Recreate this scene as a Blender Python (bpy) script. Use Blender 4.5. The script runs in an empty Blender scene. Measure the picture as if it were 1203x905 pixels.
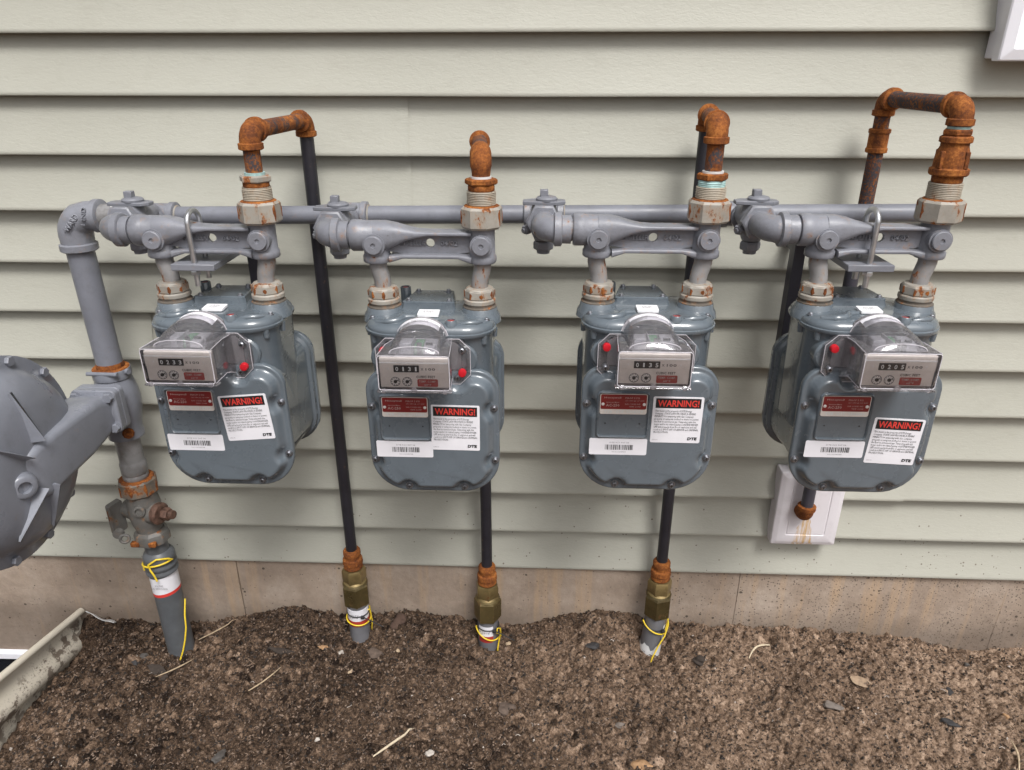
import bpy, math, random
import numpy as np
from mathutils import Vector, Matrix
random.seed(7); RNG = np.random.default_rng(11)
PI = math.pi
S = bpy.context.scene
COL = S.collection

# ------------------------------------------------------------------ camera, sky, sun, exposure
cam = bpy.data.cameras.new('camera'); cam_ob = bpy.data.objects.new('camera', cam); COL.objects.link(cam_ob)
cam.sensor_width = 36; cam.lens = 852.36/1203*36; cam.clip_start = .02; cam.clip_end = 2000
cam_ob.location = (0, -1.3636, 1.24996)
cam_ob.rotation_euler = (PI/2 + math.radians(-23.9), 0, math.radians(2.2243))
S.camera = cam_ob

SUN_EL, SUN_AZ = 56, 22            # elevation; degrees to the right of straight out from the wall
w = bpy.data.worlds.new('World'); S.world = w; w.use_nodes = True
nt = w.node_tree; bg = nt.nodes['Background']
sky = nt.nodes.new('ShaderNodeTexSky'); sky.sky_type = 'NISHITA'; sky.sun_disc = False
sky.sun_elevation = math.radians(SUN_EL); sky.sun_rotation = math.radians(180 - SUN_AZ)
sky.air_density = 1.0; sky.dust_density = 6.0; sky.ozone_density = .6
hs = nt.nodes.new('ShaderNodeHueSaturation'); hs.inputs['Saturation'].default_value = .22
nt.links.new(sky.outputs[0], hs.inputs['Color']); nt.links.new(hs.outputs[0], bg.inputs['Color'])
bg.inputs['Strength'].default_value = .085
sun = bpy.data.lights.new('sun', 'SUN'); sun.energy = 1.5; sun.angle = math.radians(20); sun.color = (1, .985, .965)
sun_ob = bpy.data.objects.new('sun', sun); COL.objects.link(sun_ob)
d = Vector((math.sin(math.radians(SUN_AZ))*math.cos(math.radians(SUN_EL)), -math.cos(math.radians(SUN_AZ))*math.cos(math.radians(SUN_EL)), math.sin(math.radians(SUN_EL))))
sun_ob.rotation_euler = d.to_track_quat('Z', 'Y').to_euler(); sun_ob.location = d*6
S.view_settings.view_transform = 'Standard'; S.view_settings.look = 'None'
S.view_settings.exposure = 0.78; S.view_settings.gamma = 1
S.cycles.max_bounces = 8; S.cycles.transparent_max_bounces = 16

# ------------------------------------------------------------------ materials
class N:
    def __init__(s, name):
        s.m = bpy.data.materials.new(name); s.m.use_nodes = True
        s.t = s.m.node_tree; s.b = s.t.nodes['Principled BSDF']; s.out = s.t.nodes['Material Output']
        s.tc = s.t.nodes.new('ShaderNodeTexCoord'); s.oi = s.t.nodes.new('ShaderNodeObjectInfo')
        s.add = s.t.nodes.new('ShaderNodeVectorMath'); s.add.operation = 'ADD'
        mu = s.t.nodes.new('ShaderNodeMath'); mu.operation = 'MULTIPLY'; mu.inputs[1].default_value = 13.7
        s.l(s.oi.outputs['Random'], mu.inputs[0]); s.l(s.tc.outputs['Object'], s.add.inputs[0]); s.l(mu.outputs[0], s.add.inputs[1])
        s.vec = s.add.outputs[0]
    def l(s, a, b): s.t.links.new(a, b)
    def map(s, scale, raw=False):
        n = s.t.nodes.new('ShaderNodeMapping'); n.inputs['Scale'].default_value = scale
        s.l(s.tc.outputs['Object'] if raw else s.vec, n.inputs['Vector']); return n.outputs[0]
    def noise(s, scale, detail=3, rough=.55, vec=None, dist=0):
        n = s.t.nodes.new('ShaderNodeTexNoise'); n.inputs['Scale'].default_value = scale
        n.inputs['Detail'].default_value = detail; n.inputs['Roughness'].default_value = rough; n.inputs['Distortion'].default_value = dist
        s.l(vec or s.vec, n.inputs['Vector']); return n.outputs['Fac']
    def voro(s, scale, vec=None, out='Distance'):
        n = s.t.nodes.new('ShaderNodeTexVoronoi'); n.inputs['Scale'].default_value = scale
        s.l(vec or s.vec, n.inputs['Vector']); return n.outputs[out]
    def ramp(s, fac, stops):
        n = s.t.nodes.new('ShaderNodeValToRGB'); e = n.color_ramp.elements
        while len(e) < len(stops): e.new(.5)
        for el, (p, c) in zip(e, stops):
            el.position = p; el.color = (c, c, c, 1) if isinstance(c, (int, float)) else (*c, 1)
        s.l(fac, n.inputs['Fac']); return n.outputs['Color']
    def mix(s, fac, a, b, mode='MIX'):
        n = s.t.nodes.new('ShaderNodeMix'); n.data_type = 'RGBA'; n.blend_type = mode
        for v, i in ((fac, 0), (a, 6), (b, 7)):
            if isinstance(v, (int, float)): n.inputs[i].default_value = v if i == 0 else (v, v, v, 1)
            elif isinstance(v, tuple): n.inputs[i].default_value = (*v, 1)
            else: s.l(v, n.inputs[i])
        return n.outputs[2]
    def math(s, op, a, b=None):
        n = s.t.nodes.new('ShaderNodeMath'); n.operation = op
        for v, i in ((a, 0), (b, 1)):
            if v is None: continue
            if isinstance(v, (int, float)): n.inputs[i].default_value = v
            else: s.l(v, n.inputs[i])
        return n.outputs[0]
    def bump(s, h, strength=.3, dist=.001, prev=None):
        n = s.t.nodes.new('ShaderNodeBump'); n.inputs['Strength'].default_value = strength; n.inputs['Distance'].default_value = dist
        s.l(h, n.inputs['Height'])
        if prev is not None: s.l(prev, n.inputs['Normal'])
        s.l(n.outputs[0], s.b.inputs['Normal']); return n.outputs[0]
    def set(s, color=None, rough=None, metal=None, spec=None, coat=None):
        for k, v in (('Base Color', color), ('Roughness', rough), ('Metallic', metal), ('Specular IOR Level', spec), ('Coat Weight', coat)):
            if v is None: continue
            i = s.b.inputs[k]
            if isinstance(v, tuple): i.default_value = (*v, 1)
            elif isinstance(v, (int, float)): i.default_value = v
            else: s.l(v, i)
        return s.m

def painted(name, base, rough=.4, rust=0.0, var=.12, rust_scale=70, streak=1.0, bump=.12, grime=.25, coat=0):
    """enamel over cast iron; rust (0..1) sets how much of the coat has broken through"""
    n = N(name)
    v = n.noise(9, 4); dark = tuple(c*(1-var) for c in base); light = tuple(min(1, c*(1+var)) for c in base)
    col = n.ramp(v, [(.3, dark), (.7, light)])
    g = n.ramp(n.noise(38, 6, .7), [(.50, 0.0), (.78, 1.0)])
    col = n.mix(n.math('MULTIPLY', g, grime), col, (base[0]*.45, base[1]*.42, base[2]*.38))
    sp = n.ramp(n.noise(330, 2), [(.70, 0.0), (.76, 1.0)])
    col = n.mix(n.math('MULTIPLY', sp, grime*.9), col, (base[0]*.35, base[1]*.33, base[2]*.3))
    ch = n.ramp(n.noise(120, 5, .75), [(.74, 0.0), (.77, 1.0)])
    col = n.mix(n.math('MULTIPLY', ch, .5), col, tuple(min(1, c*2.1+.03) for c in base))
    r = n.ramp(n.noise(14, 4, .6), [(.3, max(.05, rough-.08)), (.7, rough+.12)])
    if rust > 0:
        rn = n.noise(rust_scale, 6, .68, n.map((1, 1, streak)))
        t = .74 - .30*rust
        mask = n.ramp(rn, [(t, 0.0), (t+.05, 1.0)])
        halo = n.ramp(rn, [(t-.09, 0.0), (t+.02, 1.0)])
        rc = n.ramp(n.noise(240, 4), [(.3, (.055, .018, .008)), (.5, (.20, .062, .016)), (.7, (.36, .135, .035))])
        col = n.mix(n.math('MULTIPLY', halo, .35), col, (.34, .19, .09))
        col = n.mix(mask, col, rc)
        r = n.mix(mask, r, .9)
    n.bump(n.noise(210, 4, .65), bump, .0010)
    return n.set(col, r, 0, .5, coat)

def rusty(name, dark=.5, steel=0.0):
    n = N(name)
    a = n.noise(28, 6, .72); b = n.noise(260, 4, .7)
    c = n.mix(.42, n.ramp(a, [(.32, 0.0), (.68, 1.0)]), n.ramp(b, [(.3, 0.0), (.7, 1.0)]))
    col = n.ramp(c, [(.05, (.060, .024, .012)), (.18+.22*dark, (.125, .040, .014)), (.44+.18*dark, (.235, .076, .018)), (.90, (.44, .17, .042))])
    if steel:
        m = n.ramp(n.noise(60, 5, .7, n.map((1, 1, .45))), [(.62-.3*steel, 0.0), (.70-.3*steel, 1.0)])
        m2 = n.ramp(n.noise(300, 3), [(.35, 0.0), (.55, 1.0)])
        col = n.mix(n.math('MULTIPLY', m, m2), col, (.05, .048, .055))
    n.bump(b, .5, .0012)
    return n.set(col, .85, 0, .25)

def plain(name, base, rough=.5, metal=0, var=.08, scale=40, bump=.05):
    n = N(name)
    col = n.ramp(n.noise(scale, 4), [(.3, tuple(c*(1-var) for c in base)), (.7, tuple(min(1, c*(1+var)) for c in base))])
    if bump: n.bump(n.noise(300, 2), bump, .0005)
    return n.set(col, rough, metal)

M = {}
M['meter'] = painted('meter_enamel', (.110, .132, .153), .24, .0, .08, bump=.08, grime=.26, coat=.7)
M['pipe'] = painted('pipe_grey_paint', (.180, .187, .216), .40, .06, .14, 60, 1, .25, .30)
M['casting'] = painted('casting_grey_paint', (.200, .206, .234), .38, .28, .16, 46, 1, .5, .55)
M['nut'] = painted('nut_rusting_paint', (.30, .278, .244), .5, .56, .18, 62, .55, .3, .5)
M['swivel'] = painted('swivel_rusting_paint', (.24, .235, .236), .5, .46, .18, 70, .5, .3, .5)
M['lock'] = painted('lock_paint', (.182, .188, .214), .42, .22, .12, 60, 1, .2, .3)
M['regulator'] = painted('regulator_enamel', (.195, .205, .238), .33, .05, .09, 34, 1, .14, .30, coat=.25)
M['valve'] = painted('valve_grey', (.125, .120, .112), .5, .40, .25, 55, 1, .4, .6)
M['bronze'] = plain('weathered_bronze', (.135, .078, .058), .5, .35, .5, 120, .3)
M['edge_highlight'] = plain('painted_edge_highlight', (.55, .53, .57), .25, 0, .1, 90, 0)  # pale opaque colour standing in for highlights along the clear cover's edges
M['rust'] = rusty('orange_rust', .45)
M['rust_mid'] = rusty('deep_orange_rust', .8)
M['rust_dark'] = rusty('brown_rust', .8)
M['rust_pipe'] = rusty('rust_over_black_steel', .75, .55)
M['rust_pipe2'] = rusty('rust_specks_on_steel', .6, .95)
M['black'] = painted('black_pipe_coat', (.021, .020, .026), .42, .05, .2, 80, 1, .12, .5)
M['dark_strut'] = painted('dark_strut_paint', (.050, .048, .062), .45, .06, .2)
M['valve_nut'] = painted('rusty_valve_nut', (.135, .118, .10), .6, .66, .3, 40, 1, .3, .5)
M['cream_thread'] = painted('tan_pipe_thread', (.34, .30, .24), .55, .42, .25, 70, .6, .3, .7)
M['galv'] = painted('galvanised_steel', (.235, .232, .235), .42, .16, .4, 40, .6, .4, .95)
M['zinc'] = plain('bright_zinc', (.55, .56, .58), .32, .9, .15, 90)
M['screw'] = plain('screw_steel', (.30, .31, .34), .35, .85, .25, 300)
M['brass'] = painted('yellow_chromate_brass', (.27, .20, .088), .36, .30, .35, 60, .6, .2, .8)
M['brass_dull'] = painted('olive_chromate_brass', (.13, .098, .042), .30, .28, .45, 60, .6, .2, .8)
for k in ('brass', 'brass_dull'): M[k].node_tree.nodes['Principled BSDF'].inputs['Metallic'].default_value = .55
M['dark'] = plain('dark_rubber', (.02, .02, .022), .6)
M['gasket'] = painted('gasket_rust', (.10, .085, .07), .8, .5, .3)
M['teal'] = plain('thread_sealant', (.32, .48, .47), .6, 0, .25, 90)
M['conduit'] = plain('grey_plastic_conduit', (.165, .165, .178), .45, 0, .12, 30)
M['sleeve'] = plain('dark_grey_sleeve', (.092, .098, .106), .42, 0, .15, 30)
M['white'] = plain('white_label', (.72, .71, .75), .5, 0, .04, 30)
M['tagwhite'] = plain('white_tag', (.82, .82, .84), .45, 0, .03, 30)
M['ink'] = plain('black_ink', (.012, .012, .013), .5, 0, 0, 30, 0)
M['greyink'] = plain('faded_ink', (.20, .19, .20), .6, 0, 0, 30, 0)
M['redink'] = plain('red_ink', (.62, .045, .035), .5, 0, 0, 30, 0)
M['plate_red'] = plain('nameplate_red', (.20, .018, .018), .4, 0, .08, 60, 0)
M['tc_red'] = plain('badge_red', (.34, .035, .03), .45, 0, .05, 60, 0)
M['plate'] = plain('index_silver', (.74, .69, .65), .42, .1, .06, 80)
M['plate_lt'] = plain('index_silver_edge', (.74, .72, .71), .35, .2, .04, 80)
M['engrave'] = plain('engraved_letters', (.46, .36, .34), .5, 0, 0, 30, 0)
M['counter'] = plain('counter_black', (.012, .012, .014), .3, 0, 0, 30, 0)
M['digit'] = plain('digit_white', (.72, .74, .74), .5, 0, 0, 30, 0)
M['red'] = plain('red_plug', (.50, .012, .022), .35, 0, .06, 60, 0)
M['pcb'] = plain('circuit_green', (.03, .12, .05), .5, 0, .3, 200)
M['module'] = plain('module_grey', (.20, .20, .215), .5, 0, .2, 120)
M['base_grey'] = plain('index_base_grey', (.40, .385, .40), .5, 0, .1, 80)
M['yellow'] = plain('yellow_wire', (.72, .52, .035), .4, 0, .12, 60)
M['vinyl_white'] = plain('white_vinyl', (.78, .78, .83), .4, 0, .02, 10)
M['dark_glass'] = plain('dark_window_glass', (.012, .014, .018), .08, 0, 0, 10, 0)
M['film'] = plain('white_plastic_scrap', (.62, .62, .62), .4, 0, .1, 50)

def m_clear(name, lo, hi):
    n = N(name); t = n.t
    tr = t.nodes.new('ShaderNodeBsdfTransparent'); tr.inputs[0].default_value = (.975, .968, .985, 1)
    gl = t.nodes.new('ShaderNodeBsdfGlossy'); gl.inputs['Roughness'].default_value = .07; gl.inputs['Color'].default_value = (1, 1, 1, 1)
    df = t.nodes.new('ShaderNodeBsdfDiffuse'); df.inputs[0].default_value = (.76, .74, .78, 1)
    tl = t.nodes.new('ShaderNodeBsdfTranslucent'); tl.inputs[0].default_value = (.80, .78, .82, 1); dm_ = t.nodes.new('ShaderNodeMixShader'); dm_.inputs[0].default_value = .5
    n.l(df.outputs[0], dm_.inputs[1]); n.l(tl.outputs[0], dm_.inputs[2])
    fr = t.nodes.new('ShaderNodeFresnel'); fr.inputs['IOR'].default_value = 1.5
    a = t.nodes.new('ShaderNodeMixShader'); b = t.nodes.new('ShaderNodeMixShader')
    sc = n.ramp(n.noise(150, 4, .7), [(.42, lo), (.75, hi)])
    n.l(sc, a.inputs[0]); n.l(tr.outputs[0], a.inputs[1]); n.l(dm_.outputs[0], a.inputs[2])
    n.l(fr.outputs[0], b.inputs[0]); n.l(a.outputs[0], b.inputs[1]); n.l(gl.outputs[0], b.inputs[2])
    n.l(b.outputs[0], n.out.inputs['Surface']); return n.m
M['clear'] = m_clear('clear_plastic', .15, .32); M['clear_front'] = m_clear('clear_plastic_pane', .01, .07)

def m_siding():
    n = N('sage_vinyl_siding')
    col = n.ramp(n.noise(2.2, 3), [(.3, (.376, .372, .322)), (.7, (.406, .402, .350))])
    dirt = n.ramp(n.noise(24, 5, .7, n.map((1, 1, 2.2), True)), [(.52, 0.0), (.80, 1.0)])
    col = n.mix(n.math('MULTIPLY', dirt, .20), col, (.24, .22, .18))
    # mud splashed up from the bed: specks that thin out with height
    sx = n.t.nodes.new('ShaderNodeSeparateXYZ'); n.l(n.tc.outputs['Object'], sx.inputs[0])
    low = n.ramp(sx.outputs['Z'], [(.16, .075), (.42, .02)]); 
    sp = n.voro(150, n.tc.outputs['Object']); rnd = n.voro(150, n.tc.outputs['Object'], 'Color')
    r1 = n.t.nodes.new('ShaderNodeSeparateColor'); n.l(rnd, r1.inputs[0])
    side = n.ramp(n.noise(1.7, 2, .5, n.map((1, 1, 1), True)), [(.35, 0.1), (.65, 1.0)])
    pick = n.math('LESS_THAN', r1.outputs[0], n.math('MULTIPLY', n.ramp(sx.outputs['Z'], [(.17, .30), (.40, .0)]), side))
    dot = n.math('LESS_THAN', sp, n.math('MULTIPLY', r1.outputs[1], .32))
    col = n.mix(n.math('MULTIPLY', n.math('MULTIPLY', pick, dot), .75), col, (.10, .075, .055))
    h = n.noise(1, 4, .62, n.map((85, 85, 230), True), .6)
    n.bump(h, .32, .0016)
    return n.set(col, .5, 0, .35)
M['siding'] = m_siding()

def m_concrete():
    n = N('poured_concrete'); O = n.tc.outputs['Object']
    col = n.ramp(n.noise(6, 6, .65, O), [(.28, (.255, .195, .150)), (.52, (.37, .295, .235)), (.74, (.46, .385, .32))])
    col = n.mix(n.ramp(n.noise(55, 5, .7, O), [(.4, 0.0), (.75, .42)]), col, (.20, .16, .135))
    dv = n.map((26, 26, 1.6), True)
    drip = n.ramp(n.noise(1, 4, .65, dv), [(.53, 0.0), (.66, 1.0)])
    col = n.mix(n.math('MULTIPLY', drip, .55), col, (.46, .32, .20))
    sx = n.t.nodes.new('ShaderNodeSeparateXYZ'); n.l(O, sx.inputs[0])
    sp = n.voro(190, O); rnd = n.voro(190, O, 'Color'); r1 = n.t.nodes.new('ShaderNodeSeparateColor'); n.l(rnd, r1.inputs[0])
    right = n.ramp(sx.outputs['X'], [(.25, .06), (.75, .62)])
    pick = n.math('LESS_THAN', r1.outputs[0], right)
    dot = n.math('LESS_THAN', sp, n.math('MULTIPLY', r1.outputs[1], .42))
    col = n.mix(n.math('MULTIPLY', n.math('MULTIPLY', pick, dot), .7), col, (.085, .066, .052))
    base = n.ramp(n.math('ADD', sx.outputs['Z'], n.math('MULTIPLY', n.noise(9, 4, .6, O), .09)), [(.05, .5), (.11, 0.0)])
    col = n.mix(base, col, (.105, .082, .066))
    pv = n.voro(34, O); pr = n.voro(34, O, 'Color'); r2 = n.t.nodes.new('ShaderNodeSeparateColor'); n.l(pr, r2.inputs[0])
    pit = n.math('MULTIPLY', n.math('LESS_THAN', r2.outputs[0], .50), n.math('LESS_THAN', pv, n.math('MULTIPLY', r2.outputs[1], .26)))
    col = n.mix(n.math('MULTIPLY', pit, .8), col, (.05, .04, .033))
    h = n.math('SUBTRACT', n.math('ADD', n.noise(120, 5, .7, O), n.math('MULTIPLY', n.noise(14, 3, .5, O), .8)), n.math('MULTIPLY', pit, 1.2))
    n.bump(h, .55, .003)
    return n.set(col, .9, 0, .2)
M['concrete'] = m_concrete()

def m_soil(name='garden_soil'):
    n = N(name); O = n.tc.outputs['Object']
    at = n.t.nodes.new('ShaderNodeAttribute'); at.attribute_name = 'tone'
    big = n.ramp(n.noise(3.2, 4, .6, O), [(.30, 0.0), (.66, 1.0)])
    sx = n.t.nodes.new('ShaderNodeSeparateXYZ'); n.l(O, sx.inputs[0])
    xr = n.math('ADD', n.math('MULTIPLY', sx.outputs['X'], .5), .5)
    dry = n.math('SUBTRACT', n.math('ADD', n.math('MULTIPLY', big, .48), n.ramp(xr, [(.25, .0), (.95, .62)])), .26)
    fine = n.ramp(n.noise(170, 5, .75, O), [(.34, 0.0), (.66, 1.0)])
    fi2 = n.ramp(n.noise(520, 3, .7, O), [(.35, 0.0), (.65, 1.0)])
    k = n.math('ADD', n.math('MULTIPLY', fine, .46), n.math('MULTIPLY', fi2, .26))
    k = n.math('ADD', k, n.math('MULTIPLY', dry, .55)); k = n.math('ADD', k, n.math('MULTIPLY', at.outputs['Fac'], .50))
    col = n.ramp(k, [(.14, (.017, .012, .0095)), (.42, (.076, .051, .0355)), (.70, (.195, .132, .092)), (1.0, (.37, .268, .195))])
    n.bump(n.noise(330, 5, .75, O), .9, .0025)
    return n.set(col, .98, 0, .04)
M['soil'] = m_soil()
def crumb(name, c): return plain(name, c, .95, 0, .25, 200, .3)
CR = [crumb('crumb_dark', (.022, .017, .014)), crumb('crumb_brown', (.080, .056, .042)), crumb('crumb_tan', (.21, .150, .112)), crumb('crumb_pale', (.42, .37, .33))]

def m_well():
    n = N('beige_muddy_vinyl'); O = n.tc.outputs['Object']
    col = n.ramp(n.noise(5, 3, .5, O), [(.3, (.55, .50, .415)), (.7, (.63, .58, .49))])
    mud = n.ramp(n.noise(24, 6, .72, O), [(.515, 0.0), (.555, 1.0)])
    sp = n.ramp(n.noise(210, 4, .7, O), [(.57, 0.0), (.64, 1.0)])
    sx = n.t.nodes.new('ShaderNodeSeparateXYZ'); n.l(O, sx.inputs[0])
    band = n.ramp(n.math('ADD', sx.outputs['Z'], n.math('MULTIPLY', n.noise(14, 3, .5, O), .035)), [(.02, .25), (.05, .8), (.10, 1.0), (.128, 0.0)])
    a = n.math('MULTIPLY', n.math('MAXIMUM', n.math('MULTIPLY', mud, .9), n.math('MULTIPLY', sp, .7)), band)
    col = n.mix(a, col, (.115, .082, .062))
    return n.set(col, .5, 0, .3)
M['well'] = m_well()

def m_block():
    n = N('white_block_with_rust_run'); O = n.tc.outputs['Object']
    sx = n.t.nodes.new('ShaderNodeSeparateXYZ'); n.l(O, sx.inputs[0])
    sm = n.ramp(n.noise(16, 5, .7, O), [(.52, 0.0), (.78, 1.0)])
    col = n.mix(n.math('MULTIPLY', sm, .28), (.66, .63, .66), (.25, .21, .20))
    wob = n.math('MULTIPLY', n.math('SUBTRACT', n.noise(40, 4, .6, O), .5), .018)
    dx = n.math('ABSOLUTE', n.math('ADD', sx.outputs['X'], wob))
    wid = n.math('MULTIPLY', n.math('SUBTRACT', .095, sx.outputs['Z']), .22)
    run = n.math('MULTIPLY', n.math('LESS_THAN', dx, n.math('ADD', wid, .003)), n.math('LESS_THAN', sx.outputs['Z'], .088))
    run = n.math('MULTIPLY', run, n.ramp(n.noise(1, 4, .7, n.map((150, 150, 14), True)), [(.42, 0.0), (.58, 1.0)]))
    col = n.mix(n.math('MULTIPLY', run, .8), col, (.50, .29, .07))
    return n.set(col, .45, 0, .4)
M['block'] = m_block()

# ------------------------------------------------------------------ mesh helpers
def frame(ax):
    ax = Vector(ax).normalized()
    u = ax.orthogonal() if abs(ax.z) < .95 else Vector((1, 0, 0))
    if abs(ax.z) < .95: u = Vector((0, 0, 1)).cross(ax)
    u = (u - ax*u.dot(ax)).normalized(); return ax, u, ax.cross(u)

def rrect(x0, x1, z0, z1, r, k=6):
    """rounded rectangle, counter-clockwise; r = one radius or (bl, br, tr, tl)"""
    if isinstance(r, (int, float)): r = (r,)*4
    out = []
    for (cx, cz, a0, rr) in ((x0+r[0], z0+r[0], PI, r[0]), (x1-r[1], z0+r[1], 1.5*PI, r[1]), (x1-r[2], z1-r[2], 0, r[2]), (x0+r[3], z1-r[3], .5*PI, r[3])):
        for i in range(k+1):
            a = a0 + .5*PI*i/k; out.append((cx+rr*math.cos(a), cz+rr*math.sin(a)))
    return out

def arc_path(pts, R, k=6):
    """polyline with its corners rounded to radius R"""
    P = [Vector(p) for p in pts]; out = [P[0]]
    for i in range(1, len(P)-1):
        a, b, c = P[i-1], P[i], P[i+1]; u = (a-b).normalized(); v = (c-b).normalized()
        ang = u.angle(v); t = min(R/math.tan(ang/2), (a-b).length*.49999 if i > 1 else (a-b).length, (c-b).length*.49999 if i < len(P)-2 else (c-b).length)
        rr = t*math.tan(ang/2); cen = b + (u+v).normalized()*(rr/math.sin(ang/2))
        p0 = b+u*t; p1 = b+v*t; e0 = (p0-cen); e1 = (p1-cen); th = e0.angle(e1); n = e0.cross(e1).normalized()
        for j in range(k+1): out.append(cen + Matrix.Rotation(th*j/k, 3, n) @ e0)
    out.append(P[-1]); return out

class MB:
    def __init__(s): s.v = []; s.f = []; s.mi = []
    def _face(s, f, m): s.f.append(tuple(f)); s.mi.append(m)
    def loft(s, loops, cap0=True, cap1=True, m=0, closed=True):
        base = len(s.v); n = len(loops[0])
        for L in loops: s.v += [tuple(p) for p in L]
        for i in range(len(loops)-1):
            for j in range(n if closed else n-1):
                a = base+i*n+j; b = base+i*n+(j+1) % n; s._face((a, b, b+n, a+n), m)
        if cap0: s._face(range(base+n-1, base-1, -1), m)
        if cap1: s._face(range(base+(len(loops)-1)*n, base+len(loops)*n), m)
        return s
    def lathe(s, o, ax, prof, n=20, m=0, rot=0, cap=True):
        ax, u, v = frame(ax); o = Vector(o)
        L = [[o+ax*t+(u*math.cos(rot+2*PI*j/n)+v*math.sin(rot+2*PI*j/n))*max(r, 1e-5) for j in range(n)] for t, r in prof]
        return s.loft(L, cap, cap, m)
    def cyl(s, a, b, r, n=20, m=0, ch=0):
        a, b = Vector(a), Vector(b); h = (b-a).length
        pr = [(0, r), (h, r)] if not ch else [(0, r-ch), (ch, r), (h-ch, r), (h, r-ch)]
        return s.lathe(a, b-a, pr, n, m)
    def hexa(s, a, b, r, n=6, m=0, ch=None, rot=0, thru=True):
        """nut: hexagonal flanks with the round chamfer of a turned bar"""
        a, b = Vector(a), Vector(b); h = (b-a).length; ch = ch if ch is not None else min(.003, h*.2)
        return s.lathe(a, b-a, [(0, r*.90), (ch, r), (h-ch, r), (h, r*.90)], n, m, rot)
    def edge_rust(s, a, b, r, n, rot, m, seed=1, d=.0042, prob=.85):
        """rust that creeps from the corners of a nut: thin scabs folded over the vertical edges"""
        a, b = Vector(a), Vector(b); h = (b-a).length; ax, u, v = frame(b-a); rr = random.Random(seed)
        P = lambda j: u*math.cos(rot+2*PI*j/n)+v*math.sin(rot+2*PI*j/n)
        for j in range(n):
            if rr.random() > prob: continue
            c, l, q = P(j)*(r+.0006), P(j-1)*r, P(j+1)*r; z0 = h*rr.uniform(.08, .26); z1 = h*rr.uniform(.70, .93); K = 5; L = []
            for k in range(K):
                z = z0+(z1-z0)*k/(K-1); e0 = d*rr.uniform(.25, 1)*(.3 if k in (0, K-1) else 1); e1 = d*rr.uniform(.25, 1)*(.3 if k in (0, K-1) else 1)
                pl, pq = P(j)*r+(l-P(j)*r).normalized()*e0, P(j)*r+(q-P(j)*r).normalized()*e1
                L.append([tuple(a+ax*z+pl*1.0), tuple(a+ax*z+pl*1.012), tuple(a+ax*z+c), tuple(a+ax*z+pq*1.012), tuple(a+ax*z+pq*1.0)])
            s.loft(L, True, True, m)
        return s
    def tube(s, pts, r, n=12, m=0, cap=True, ref=None):
        P = [Vector(p) for p in pts]; R = r if isinstance(r, (list, tuple)) else [r]*len(P)
        T = [(P[min(i+1, len(P)-1)]-P[max(i-1, 0)]).normalized() for i in range(len(P))]
        _, u, _ = frame(T[0]); L = []
        for i, p in enumerate(P):
            if i: u = u - T[i]*u.dot(T[i]); u.normalize()
            v = T[i].cross(u)
            L.append([p+(u*math.cos(2*PI*j/n)+v*math.sin(2*PI*j/n))*R[i] for j in range(n)])
        return s.loft(L, cap, cap, m)
    def box(s, x0, x1, y0, y1, z0, z1, b=.0008, m=0):
        def lp(z, i): return [(x0+i, y0+i, z), (x1-i, y0+i, z), (x1-i, y1-i, z), (x0+i, y1-i, z)]
        def lp2(z, i):
            q = b
            return [(x0+i, y0+q, z), (x0+q, y0+i, z), (x1-q, y0+i, z), (x1-i, y0+q, z), (x1-i, y1-q, z), (x1-q, y1-i, z), (x0+q, y1-i, z), (x0+i, y1-q, z)]
        if b <= 0: return s.loft([lp(z0, 0), lp(z1, 0)], m=m)
        return s.loft([lp2(z0, b*.9), lp2(z0+b, 0), lp2(z1-b, 0), lp2(z1, b*.9)], m=m)
    def plate(s, loop, y0, y1, m=0, bev=0):
        """slab from an x-z outline, front face at y0 (towards the street), back at y1"""
        if not bev: return s.loft([[(x, y1, z) for x, z in loop], [(x, y0, z) for x, z in loop]], m=m)
        cx = sum(p[0] for p in loop)/len(loop); cz = sum(p[1] for p in loop)/len(loop)
        def ins(d): return [(x-(d if x > cx else -d), z-(d if z > cz else -d)) for x, z in loop]
        return s.loft([[(x, y1, z) for x, z in loop], [(x, y0+bev, z) for x, z in loop], [(x, y0, z) for x, z in ins(bev)]], m=m)
    def ring(s, o, ax, R, r, n=24, k=8, m=0):
        ax, u, v = frame(ax); o = Vector(o); base = len(s.v)
        for i in range(n):
            a = 2*PI*i/n; dd = u*math.cos(a)+v*math.sin(a)
            for j in range(k):
                b = 2*PI*j/k; s.v.append(tuple(o+dd*(R+r*math.cos(b))+ax*(r*math.sin(b))))
        for i in range(n):
            for j in range(k):
                a0 = base+i*k; a1 = base+((i+1) % n)*k; s._face((a0+j, a1+j, a1+(j+1) % k, a0+(j+1) % k), m)
        return s
    def build(s, name, mats, parent=None, off=(0, 0, 0), sharp=38, label=None):
        import bmesh
        me = bpy.data.meshes.new(name)
        o = Vector(off); me.from_pydata([tuple(Vector(p)-o) for p in s.v], [], s.f)
        for mm in (mats if isinstance(mats, (list, tuple)) else [mats]): me.materials.append(M[mm] if isinstance(mm, str) else mm)
        me.polygons.foreach_set('material_index', s.mi)
        bm = bmesh.new(); bm.from_mesh(me); bmesh.ops.recalc_face_normals(bm, faces=bm.faces); bm.to_mesh(me); bm.free()
        if sharp is not None:
            me.polygons.foreach_set('use_smooth', [True]*len(me.polygons)); me.set_sharp_from_angle(angle=math.radians(sharp))
        me.update()
        return link(name, me, parent, label)

def link(name, me, parent=None, label=None, loc=None):
    ob = bpy.data.objects.new(name, me); COL.objects.link(ob)
    if parent is not None: ob.parent = parent
    if label: ob['label'] = label
    if loc: ob.location = loc
    return ob

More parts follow.
